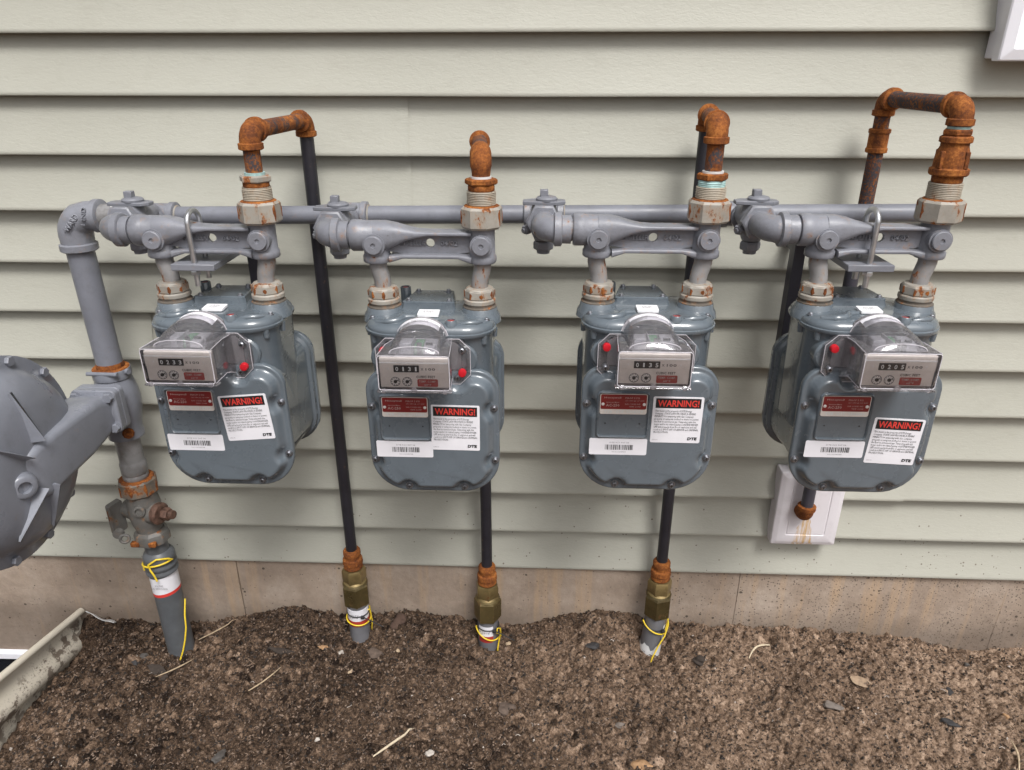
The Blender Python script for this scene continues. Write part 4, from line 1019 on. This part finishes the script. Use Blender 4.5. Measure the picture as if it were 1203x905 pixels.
for k, (q, txt) in enumerate(((.090, 'black cable tie round the stub of the long leftmost black pipe'), (.060, 'black cable tie round the middle stub, beside the torn sticker'), (.074, 'short black cable tie round the leaning stub with torn white wrap'))):
    c = STUB[k]['z'](q); o = Vector(c)
    T = Thing('cable_tie', o, txt, 'cable tie', G_T); b = MB(); b.ring(c, (0.05, 0, 1), .0250, .0014, 28, 6); T.part('band', b, 'dark')
    b = MB(); b.box(c[0]+.012, c[0]+.020, c[1]-.0275, c[1]-.021, c[2]-.003, c[2]+.003, .0005); T.part('lock_head', b, 'dark')
    if k < 2: b = MB(); b.tube([(c[0]+.018, c[1]-.024, c[2]), (c[0]+.036, c[1]-.028, c[2]-.006), (c[0]+.062, c[1]-.030, c[2]-.020)], .0014, 6); T.part('tail', b, 'dark')

# ------------------------------------------------------------------ left riser, regulator, service valve, service pipe
RX, RY = -.8245, -.1
T = Thing('riser_pipe', (RX, RY, .70), 'thick grey vertical pipe between the raised-letter elbow and the regulator', 'pipe'); P = T.part
b = MB(); b.cyl((-.8285, RY, .948), (RX, RY, .720), .0236, 28); P('pipe', b, 'pipe')
b = MB(); b.lathe((RX, RY, .712), (0, 0, 1), [(0, .0250), (.006, .0250), (.012, .0242), (.013, .0236)], 26); P('rusty_thread', b, 'rust_dark')

T = Thing('pressure_regulator', (RX, RY, .58), 'big round grey gas regulator cut off by the left edge of the view', 'regulator'); P = T.part
b = MB(); b.lathe((RX, RY, .565), (0, 0, 1), [(0, .030), (.002, .0335), (.014, .0335), (.020, .0320), (.040, .0355), (.065, .0405), (.085, .0415), (.105, .0390), (.122, .0345), (.128, .0325), (.130, .0345), (.142, .0352), (.148, .0340), (.150, .0300)], 32)
b.tube([(RX-.030, RY-.030, .712), (RX+.030, RY-.032, .712)], .004, 8); b.lathe((RX+.036, RY-.010, .710), (.9, -.4, 0), [(0, .006), (.006, .005)], 10)
P('body', b, 'regulator')
b = MB(); b.lathe((RX, RY, .7130), (0, 0, 1), [(0, .0335), (.0022, .0322), (.0026, .0245)], 28); P('rust_ring', b, 'rust')
b = MB(); b.lathe((RX+.020, RY-.026, .585), (.6, -.8, -.1), [(0, .011), (.004, .011), (.006, .008), (.010, .008)], 10); P('test_plug', b, 'rust_dark')
b = MB(); FZ = .653
b.plate(rrect(RX-.043, RX+.041, FZ-.043, FZ+.043, .010, 5), RY-.056, RY-.042, bev=.002); b.plate(rrect(RX-.043, RX+.041, FZ-.043, FZ+.043, .010, 5), RY-.072, RY-.0575, bev=.002)
b.lathe((RX, RY-.03, FZ), (0, -1, 0), [(0, .034), (.03, .034)], 24); b.lathe((RX-.002, RY-.070, FZ-.004), (0, -1, 0), [(0, .0345), (.004, .0325), (.0045, .029), (.03, .028)], 26)
fl = P('flange', b, 'regulator')
for sx in (-1, 1):
    for sz in (-1, 1):
        b = MB(); p = (RX-.001+sx*.031, RY-.072, FZ+sz*.031); b.hexa(p, (p[0], p[1]-.009, p[2]), .0095, 6, 0, .002); b.lathe((p[0], p[1]+.001, p[2]), (0, -1, 0), [(0, .011), (.002, .011)], 14); P('flange_bolt', b, 'regulator', fl, sharp=25)
# diaphragm case: a disc standing on edge, its axis across the wall
DC = Vector((-.880, -.352, .648)); DR = .176
b = MB(); b.lathe(DC, (1, 0, 0), [(-.001, DR-.003), (.001, DR), (.010, DR), (.012, DR-.003), (.013, DR-.018), (.017, DR-.024), (.030, DR-.030), (.042, DR-.042), (.052, DR-.060), (.058, DR-.085), (.061, DR-.12), (.062, 0)], 64)
cs = P('front_case', b, 'regulator', sharp=50)
b = MB(); b.lathe(DC, (-1, 0, 0), [(.0025, DR-.003), (.0045, DR), (.013, DR), (.015, DR-.003), (.016, DR-.018), (.022, DR-.024), (.040, DR-.034), (.055, DR-.060), (.060, DR-.10), (.061, 0)], 64)
b.lathe(DC+Vector((-.055, 0, 0)), (-1, 0, 0), [(0, .045), (.09, .043), (.095, .038)], 28)
P('back_case', b, 'regulator', sharp=50)
b = MB(); b.hexa((0, 0, 0), (.0075, 0, 0), .0088, 6, 0, .0015); b.lathe((-.028, 0, 0), (1, 0, 0), [(0, .0055), (.028, .0055)], 10)
first = None
for q in range(12):
    a = 2*PI*q/12+.18; p = DC+Vector((.012, (DR-.0095)*math.cos(a), (DR-.0095)*math.sin(a)))
    if first is None: first = b.build('case_bolt', 'regulator', cs, (0, 0, 0), 25); first.location = p-Vector(T.off)
    else: link('case_bolt', first.data, cs, loc=p-Vector(T.off))
# throat arm running over the case from the flange to the lug
b = MB()
arm = lambda y, xc, zc_, hx, hz_, r: [(xc+u, y, zc_+v) for u, v in rrect(-hx, hx, -hz_, hz_, r, 5)]
b.loft([arm(-.168, -.826, .650, .032, .036, .024), arm(-.192, -.834, .648, .036, .043, .016), arm(-.235, -.838, .643, .037, .046, .013), arm(-.300, -.842, .638, .036, .048, .012), arm(-.352, -.844, .634, .036, .048, .012), arm(-.376, -.846, .631, .033, .044, .013), arm(-.388, -.848, .629, .026, .036, .012)])
P('throat_arm', b, 'regulator', sharp=40)
b = MB()
lug = Vector((-.819, -.398, .632))
b.lathe(lug+Vector((-.03, 0.02, 0)), (.80, -.60, 0), [(0, .024), (.036, .0225), (.044, .0200), (.046, .0170), (.046, .0105), (.038, .0100)], 24)
P('lug', b, 'regulator', sharp=40)
for ang in (88, 40, 268, 306):
    a = math.radians(ang); b = MB(); dy, dz = -math.cos(a), math.sin(a)
    n = Vector((0, -dz, dy))*.0021; r0, r1 = .040, .128
    p = [DC+Vector((.060, 0, 0))+Vector((0, dy, dz))*r0, DC+Vector((.084, 0, 0))+Vector((0, dy, dz))*(r0+.002), DC+Vector((.050, 0, 0))+Vector((0, dy, dz))*r1, DC+Vector((.048, 0, 0))+Vector((0, dy, dz))*r0]
    b.loft([[tuple(q-n*2.2) for q in (p[0], p[3], p[2])] , [tuple(q) for q in (p[1], p[3], p[2])], [tuple(q+n*2.2) for q in (p[0], p[3], p[2])]]); P('rib', b, 'regulator')

T = Thing('service_valve', (RX, RY, .32), 'weathered shut-off valve with a rusty hex nut and side plug under the regulator', 'valve'); P = T.part
b = MB(); b.lathe((RX-.002, RY, .566), (0, 0, -1), [(0, .0240), (.055, .0234), (.058, .0240), (.061, .0256), (.083, .0256), (.086, .0238), (.090, .0247), (.096, .0247), (.098, .0232)], 28); P('nipple', b, 'galv')
b = MB(); b.lathe((RX-.002, RY, .466), (0, 0, 1), [(0, .0235), (.006, .0235)], 24); P('gasket', b, 'dark')
b = MB(); b.hexa((RX-.002, RY, .432), (RX-.002, RY, .468), .0378, 8, 0, .004, rot=.1); b.edge_rust((RX-.002, RY, .432), (RX-.002, RY, .468), .0378, 8, .1, 1, 4, .006, 1); b.lathe((RX-.002, RY, .4665), (0, 0, 1), [(0, .0338), (.0022, .0328), (.0025, .024)], 24, 1); P('hex_nut', b, ['valve_nut', 'rust_dark'], sharp=25)
b = MB(); b.lathe((RX, RY, .330), (0, 0, 1), [(0, .026), (.018, .026), (.030, .030), (.055, .034), (.075, .033), (.092, .030), (.104, .031)], 26)
b.lathe((RX-.044, RY+.010, .385), (.96, -.28, .05), [(0, .020), (.03, .0245), (.068, .0245), (.084, .022)], 22)
b.lathe((RX+.006, RY-.026, .405), (.2, -.98, .1), [(0, .013), (.010, .0125), (.011, .0075), (.007, .007)], 14)
P('valve_body', b, 'valve')
b = MB(); b.lathe((RX+.030, RY-.012, .389), (.96, -.28, .05), [(0, .0215), (.004, .0235), (.011, .0235), (.014, .019)], 22); b.hexa((RX+.048, RY-.016, .391), (RX+.064, RY-.021, .392), .0140, 6); b.lathe((RX+.066, RY-.021, .392), (.96, -.28, .05), [(0, .010), (.007, .009), (.008, .005)], 14); P('side_plug', b, 'bronze', sharp=28)
b = MB(); b.loft([[(RX-.062+u*.3, RY-.005+u, .372+v) for u, v in rrect(-.020, .012, -.030, .040, .004, 3)], [(RX-.050+u*.3, RY-.012+u, .372+v) for u, v in rrect(-.020, .012, -.030, .040, .004, 3)]]); b.cyl((RX-.046, RY-.03, .352), (RX-.046, RY-.042, .352), .010, 14); P('lock_lug', b, 'valve')
b = MB(); b.box(RX-.066, RX-.055, RY-.028, RY-.006, .374, .402, .002); P('square_head', b, 'rust_dark')
b = MB(); b.ring((RX-.030, RY-.044, .345), (0.3, -.9, .2), .0085, .0035, 16, 8); P('seal_ring', b, 'valve')
b = MB(); b.lathe((RX+.002, RY, .312), (0, 0, 1), [(0, .032), (.002, .036), (.016, .0365), (.024, .034), (.030, .028)], 8, rot=.3); b.box(RX-.028, RX-.010, RY-.0368, RY-.026, .3165, .328, .002, 1); b.box(RX+.010, RX+.026, RY-.0362, RY-.026, .3165, .328, .002, 1); P('lower_collar', b, ['valve', 'rust_dark'], sharp=25)

T = Thing('service_pipe', (-.818, RY, -.02), 'dark grey service pipe with white and red sticker, rising from the soil at left', 'pipe'); P = T.part
b = MB(); b.cyl((-.8195, RY, .318), (-.818, RY, .232), .0238, 26); b.cyl((-.818, RY, .268), (-.817, RY, -.12), .0290, 30); P('pipe', b, 'sleeve')
b = MB(); b.lathe((-.818, RY, .232), (0, 0, 1), [(0, .0298), (.003, .0334), (.008, .0334), (.011, .0311), (.014, .0311), (.017, .0334), (.023, .0334), (.026, .0311), (.029, .0311), (.032, .0332), (.044, .0328), (.050, .0300), (.056, .0245)], 30); P('rubber_collar', b, 'sleeve')
def band(b, z0_, z1_, r, a0, a1, tilt=0): b.loft([[(-.818+r*math.cos(a), RY+r*math.sin(a), z+tilt*math.cos(a)) for a in np.linspace(a0, a1, 22)] for z in (z0_, z1_)], False, False, closed=False)
b = MB(); band(b, .186, .228, .0293, -3.4, .6, .004); st_ = P('print_label', b, 'white')
b = MB(); band(b, .1785, .186, .0293, -3.4, .6, .004); P('red_band', b, 'redink', st_)
put_text('lettering', text_mesh('POLYPIPE\nGAS SERVICE RISER', width=.036, height=.012, extrude=0, res=1), 'greyink', st_, Vector((-.815, RY-.0308, .208))-Vector(T.off), 0)
c = Vector((-.818, RY, .262)); pts = [(c[0]-.026, c[1]-.022, c[2]-.016), (c[0]-.034, c[1]-.012, c[2]-.006)] + loop_pts(c, .0352, .22, -3.0, -.3, 14) + [(c[0]+.030, c[1]-.020, c[2]+.016), (c[0]+.012, c[1]-.033, c[2]+.022), (c[0]-.006, c[1]-.036, c[2]+.010), (c[0]-.002, c[1]-.039, c[2]-.002), (c[0]+.004, c[1]-.040, c[2]-.014), (c[0]+.007, c[1]-.039, c[2]-.030)]
wire('tracer_wire', pts, .0021, 'yellow', 'yellow wire knotted round the collar of the dark service pipe at left', 'wire', G_W)
wire('tracer_wire', [(-.785, RY+.004, .150), (-.783, RY-.014, .120), (-.782, RY-.022, .090), (-.787, RY-.028, .060), (-.794, RY-.032, .034), (-.803, RY-.036, .010), (-.806, RY-.046, -.020)], .0019, 'yellow', 'yellow wire curving down the right side of the dark service pipe into the soil', 'wire', G_W)

# ------------------------------------------------------------------ white block on the wall, white panel at the top right
bx0, bx1, bz0, bz1 = .5165, .6560, .2820, .4640
T = Thing('mounting_block', (.583, 0, bz0), 'white plastic mounting block with a rust run, on the siding under the rightmost meter', 'wall block'); P = T.part
b = MB(); q = lambda i, y: [(x, y, z) for x, z in rrect(bx0+i, bx1-i, bz0+i, bz1-i, .003, 3)]
b.loft([q(0, .012), q(0, -.020), q(.0015, -.0225), q(.010, -.0265), q(.0115, -.0270), q(.027, -.0270), q(.0285, -.0255), q(.030, -.0255), q(.0310, -.0265)])
P('plate', b, 'block', sharp=20)
T = Thing('wall_panel', (.9, 0, 1.255), 'white plastic panel with a bevelled rim, only its corner showing at the top right', 'panel'); P = T.part
px0, px1, pz0, pz1 = .7415, 1.05, 1.2535, 1.60
q = lambda i, y: [(x, y, z) for x, z in rrect(px0+i, px1-i, pz0+i, pz1-i, .0025, 3)]
b = MB(); b.loft([q(.004, .012), q(.004, -.016), q(0, -.018), q(0, -.036), q(.002, -.0385), q(.0155, -.0425), q(.0175, -.0430)], True, False); P('rim', b, 'vinyl_white', sharp=20)
b = MB(); b.loft([q(.0172, -.0428), q(.0195, -.0405), q(.0205, -.0400)], False, True); P('panel_face', b, 'vinyl_white', sharp=20)

# ------------------------------------------------------------------ window well and basement window at the left
T = Thing('window_well', (-1.12, -.2, -.1), 'muddy beige window well rim sticking out of the soil at the lower left', 'window well'); P = T.part
def well_path(n=40):
    out = []
    for t in np.linspace(0, 1, n):
        if t < .55: out.append((-1.112-.012*(t/.55), .008-.46*(t/.55), 0))
        else:
            a = (t-.55)/.45*PI*.62; out.append((-1.124-.30*(1-math.cos(a)), -.452-.30*math.sin(a), 0))
    return out
wp = well_path()
prof = [(.004, -.40), (.004, -.135), (.006, -.112), (.014, -.098), (.018, -.086), (.014, -.072), (.004, -.058), (-.003, -.040), (-.003, -.022), (-.001, -.014)]
b = MB(); loops = []
for k, p in enumerate(wp):
    t0_, t1_ = Vector(wp[max(k-1, 0)]), Vector(wp[min(k+1, len(wp)-1)]); tg_ = (t1_-t0_).normalized(); nr = Vector((-tg_.y, tg_.x, 0)); 
    if nr.x < 0: nr = -nr
    if k > 26: nr = Vector((tg_.y, -tg_.x, 0)) if Vector((tg_.y, -tg_.x, 0)).dot(Vector((p[0]+1.42, p[1]+.45, 0))) > 0 else Vector((-tg_.y, tg_.x, 0))
    zt = .014+.19*min(-p[1], .3)
    L = [(p[0]+nr.x*u, p[1]+nr.y*u, zt+v) for u, v in prof]
    L += [(p[0]+nr.x*(.005+.0085*math.cos(a)), p[1]+nr.y*(.005+.0085*math.cos(a)), zt-.006+.0085*math.sin(a)) for a in np.linspace(PI*1.1, -PI*.5, 10)]
    loops.append(L)
b.loft(loops, False, False, closed=False)
inner = [[(x-.003*0-(.0025), y, z) for x, y, z in L[:10]] for L in loops]; b.loft(inner, False, False, closed=False)
P('well_wall', b, 'well', sharp=60)
T.o.location = (-1.131, -.2, -.093)
T = Thing('basement_window', (-1.45, .01, -.45), 'white framed basement window, a dark sliver behind the window well', 'window'); P = T.part
b = MB(); b.box(-1.75, -1.20, -.004, .03, -.142, -.122, .002); b.box(-1.75, -1.20, -.004, .03, -.47, -.45, .002); b.box(-1.222, -1.20, -.003, .028, -.449, -.143, .002); b.box(-1.75, -1.728, -.003, .028, -.449, -.143, .002); P('frame', b, 'vinyl_white')
b = MB(); b.box(-1.727, -1.223, .004, .010, -.449, -.143, .001); P('pane', b, 'dark_glass')

# ------------------------------------------------------------------ stones, chips and straws one can pick out
def stone(name, x, y, r, mat, label, cat='stone', group=None, sq=(1, .8, .55), rot=0, sub=3, jag=.30):
    import bmesh
    r = r*.8
    bm = bmesh.new(); bmesh.ops.create_icosphere(bm, subdivisions=sub, radius=1)
    rr = random.Random(int((x*977+y*331)*1000)); ph = [rr.uniform(0, 6) for _ in range(6)]
    for v in bm.verts:
        c = v.co; k = 1+jag*(math.sin(2.3*c.x+ph[0])*math.sin(2.7*c.y+ph[1])+.6*math.sin(4.1*c.z+ph[2]+2*c.x)+.35*math.sin(6.1*c.y+ph[3]+3*c.x))
        v.co = Vector((c.x*sq[0], c.y*sq[1], c.z*sq[2]))*k*r
    me = bpy.data.meshes.new(name); bm.to_mesh(me); bm.free()
    me.polygons.foreach_set('use_smooth', [sub > 1]*len(me.polygons)); me.set_sharp_from_angle(angle=math.radians(40)); me.materials.append(mat)
    ob = link(name, me); ob.location = (x, y, ground(x, y)+r*sq[2]*.05+.002); ob.rotation_euler = (rr.uniform(-.2, .2), rr.uniform(-.2, .2), rot); return tag(ob, label, cat, group)
def pm(n, c, r=.8): return plain(n, c, r, 0, .25, 120, .3)
SM = dict(orange=pm('stone_orange', (.33, .195, .10)), white=pm('stone_white', (.40, .36, .32)), tan=pm('stone_tan', (.40, .30, .20)), grey=pm('stone_grey', (.066, .058, .052)), slate=pm('stone_slate', (.030, .028, .029), .8), brick=pm('stone_brick', (.085, .052, .038), .95), brown=pm('clod_brown', (.10, .072, .056), .95), pale=pm('stone_pale', (.15, .125, .108)), straw=pm('straw', (.38, .29, .19)), root=pm('root_pale', (.55, .46, .33)), bark=pm('bark', (.040, .030, .024), .95), leaf=pm('leaf_tan', (.27, .19, .125)))
ST = 'small stones lying on the soil'
for x, y, r, m_, lab, sq, rot in (
    (-.487, -.091, .011, 'orange', 'orange tan stone left of the grey stub of the long black pipe', (1.2, .7, .5), .2),
    (-.442, -.105, .009, 'white', 'whitish rounded stone just below the stub of the long black pipe', (1, .8, .7), .6),
    (-.409, -.153, .008, 'tan', 'small upright tan chip below the whitish stone', (.6, 1.0, .5), -.3),
    (-.364, -.100, .019, 'brown', 'brown clod with a pale speck right of the long black pipe', (1.2, .8, .6), .1),
    (-.312, -.095, .006, 'tan', 'tiny round tan pebble between the first and second stubs', (1, 1, .8), 0),
    (-.320, -.028, .024, 'brick', 'reddish crumbly lump by the footing right of the first stub', (1.0, .9, .6), .3),
    (-.890, -.131, .010, 'grey', 'grey pebble left of the dark service pipe, nearer the wall', (1, .8, .7), .4),
    (-.905, -.146, .011, 'slate', 'dark pebble left of the dark service pipe, nearer the viewer', (1.2, .7, .5), -.4),
    (.136, -.078, .016, 'slate', 'dark broken flat stone in the middle between second and third stubs', (1.2, .8, .5), .2),
    (-.053, -.257, .020, 'brown', 'tan brown clod in the open soil below the second stub', (1.2, .9, .6), 0),
    (.177, -.285, .009, 'pale', 'pale round pebble in the open soil below the third stub', (1.2, .8, .6), .1),
    (.899, -.164, .014, 'slate', 'dark slate chip at the right, nearer the wall', (1.2, .8, .5), .9),
    (.850, -.254, .015, 'slate', 'dark slate chip at the right, nearer the viewer', (1.4, .7, .45), -.3),
    (.625, -.220, .017, 'pale', 'pale greyish flat stone left of the tan dead leaf', (1.5, .7, .4), -.3),
    (.969, -.241, .009, 'orange', 'rounded orange brown pebble at the far right', (.8, 1, .7), .3),
    (.282, -.305, .007, 'white', 'small white pebble near the bottom right of centre', (1, .8, .6), 0),
    (.214, -.372, .022, 'orange', 'large orange tan stone cut by the bottom edge', (1.1, .8, .5), .1),
    (.371, -.112, .018, 'bark', 'dark round clod right of the leaning stub', (1, .9, .6), 0),
    (-.430, -.339, .007, 'white', 'white pebble low in the left half near the slate flake', (1, .8, .6), 0),
    (-.198, -.378, .009, 'white', 'knobbly whitish stone at the bottom left of centre', (1.2, .8, .6), 0),
    (-.612, -.381, .018, 'grey', 'grey pointed stone flake at the bottom left', (.7, 1.2, .35), -.6),
    (-.06, -.052, .008, 'tan', 'tan pebble right of the second stub', (1, .8, .7), 0),
    (.975, -.085, .008, 'grey', 'small grey pebble at the right near the footing dip', (1, .8, .7), 0)):
    stone('stone', x, y, r*.92, SM[m_], lab, 'stone', ST, sq, rot)
def straw(name, a, b_, r, mat, label, bend=.01, lift=.004):
    a = Vector((a[0], a[1], ground(*a)+lift)); b_ = Vector((b_[0], b_[1], ground(*b_)+lift)); n = (b_-a).cross(Vector((0, 0, 1))).normalized(); pts = []; rad = []
    for t in np.linspace(0, 1, 9):
        p = a.lerp(b_, t)+n*bend*math.sin(PI*t)+Vector((0, 0, .006*math.sin(PI*t))); p.z = max(p.z, ground(p.x, p.y)+r); pts.append(p); rad.append(r*(1-.5*abs(2*t-1)**2))
    m = MB(); m.tube(pts, rad, 7); ob = m.build(name, mat, None, a, 70); ob.location = a; return tag(ob, label, 'straw', 'straws and twigs lying on the soil')
straw('straw', (-.785, -.080), (-.728, -.002), .0016, SM['straw'], 'tan straw leaning by the footing right of the service pipe')
straw('straw', (-.620, -.238), (-.556, -.176), .0016, SM['straw'], 'thin tan straw in the open soil at left')
straw('straw', (-.835, -.190), (-.775, -.130), .0016, SM['straw'], 'tan straw just below the dark service pipe')
straw('twig', (-.310, -.373), (-.242, -.300), .0026, SM['root'], 'pale peeled twig near the bottom left of centre', .004)
straw('root', (.487, -.094), (.545, -.054), .0022, SM['root'], 'pale curled root by the footing right of the leaning stub', -.010)
straw('straw', (.93, -.36), (.945, -.30), .0022, SM['straw'], 'tan stalk standing near the bottom right corner', .004)
def chip(name, x, y, L, W, mat, label, cat, rot, tilt=.15):
    m = MB(); pts = []
    rj = random.Random(int(abs(x)*1e4))
    for j in range(16):
        a = 2*PI*j/16; e_ = rj.uniform(.8, 1.15) if name != 'dead_leaf' else 1+.05*math.sin(5*a); pts.append((L*math.cos(a)*e_, W*math.sin(a)*e_))
    m.loft([[(px, py, -.001) for px, py in pts], [(px, py, .0012+.08*px*px/L) for px, py in pts], [(px*.6, py*.6, .0026+.06*px*px/L) for px, py in pts]])
    ob = m.build(name, mat, None, (0, 0, 0), 40); ob.location = (x, y, ground(x, y)+.004); ob.rotation_euler = (tilt, .1, rot); return tag(ob, label, cat)
chip('dead_leaf', .715, -.148, .022, .011, SM['leaf'], 'tan dried leaf lying flat on the soil at right', 'leaf', -.35, .35)
chip('bark_chip', -.569, -.116, .036, .008, SM['bark'], 'long grey brown bark chip in the soil at left of the first stub', 'bark chip', -.15)
chip('bark_chip', -.838, -.172, .034, .012, SM['bark'], 'dark bark chip below the dark service pipe', 'bark chip', -.55)
m = MB(); L0 = []; L1 = []
for t in np.linspace(0, 1, 12):
    x = -1.100+.075*t; L0.append((x, .004-.012*t, .010-.016*t+.004*math.sin(9*t))); L1.append((x+.003, -.006-.016*t, .022-.020*t+.004*math.sin(7*t+1)))
m.loft([L0, L1, [(p[0], p[1]-.0008, p[2]-.001) for p in L1], [(p[0], p[1]-.0008, p[2]-.001) for p in L0]], False, False, closed=False)
tag(m.build('plastic_scrap', 'film'), 'thin torn white plastic scrap poking out by the window well', 'scrap')
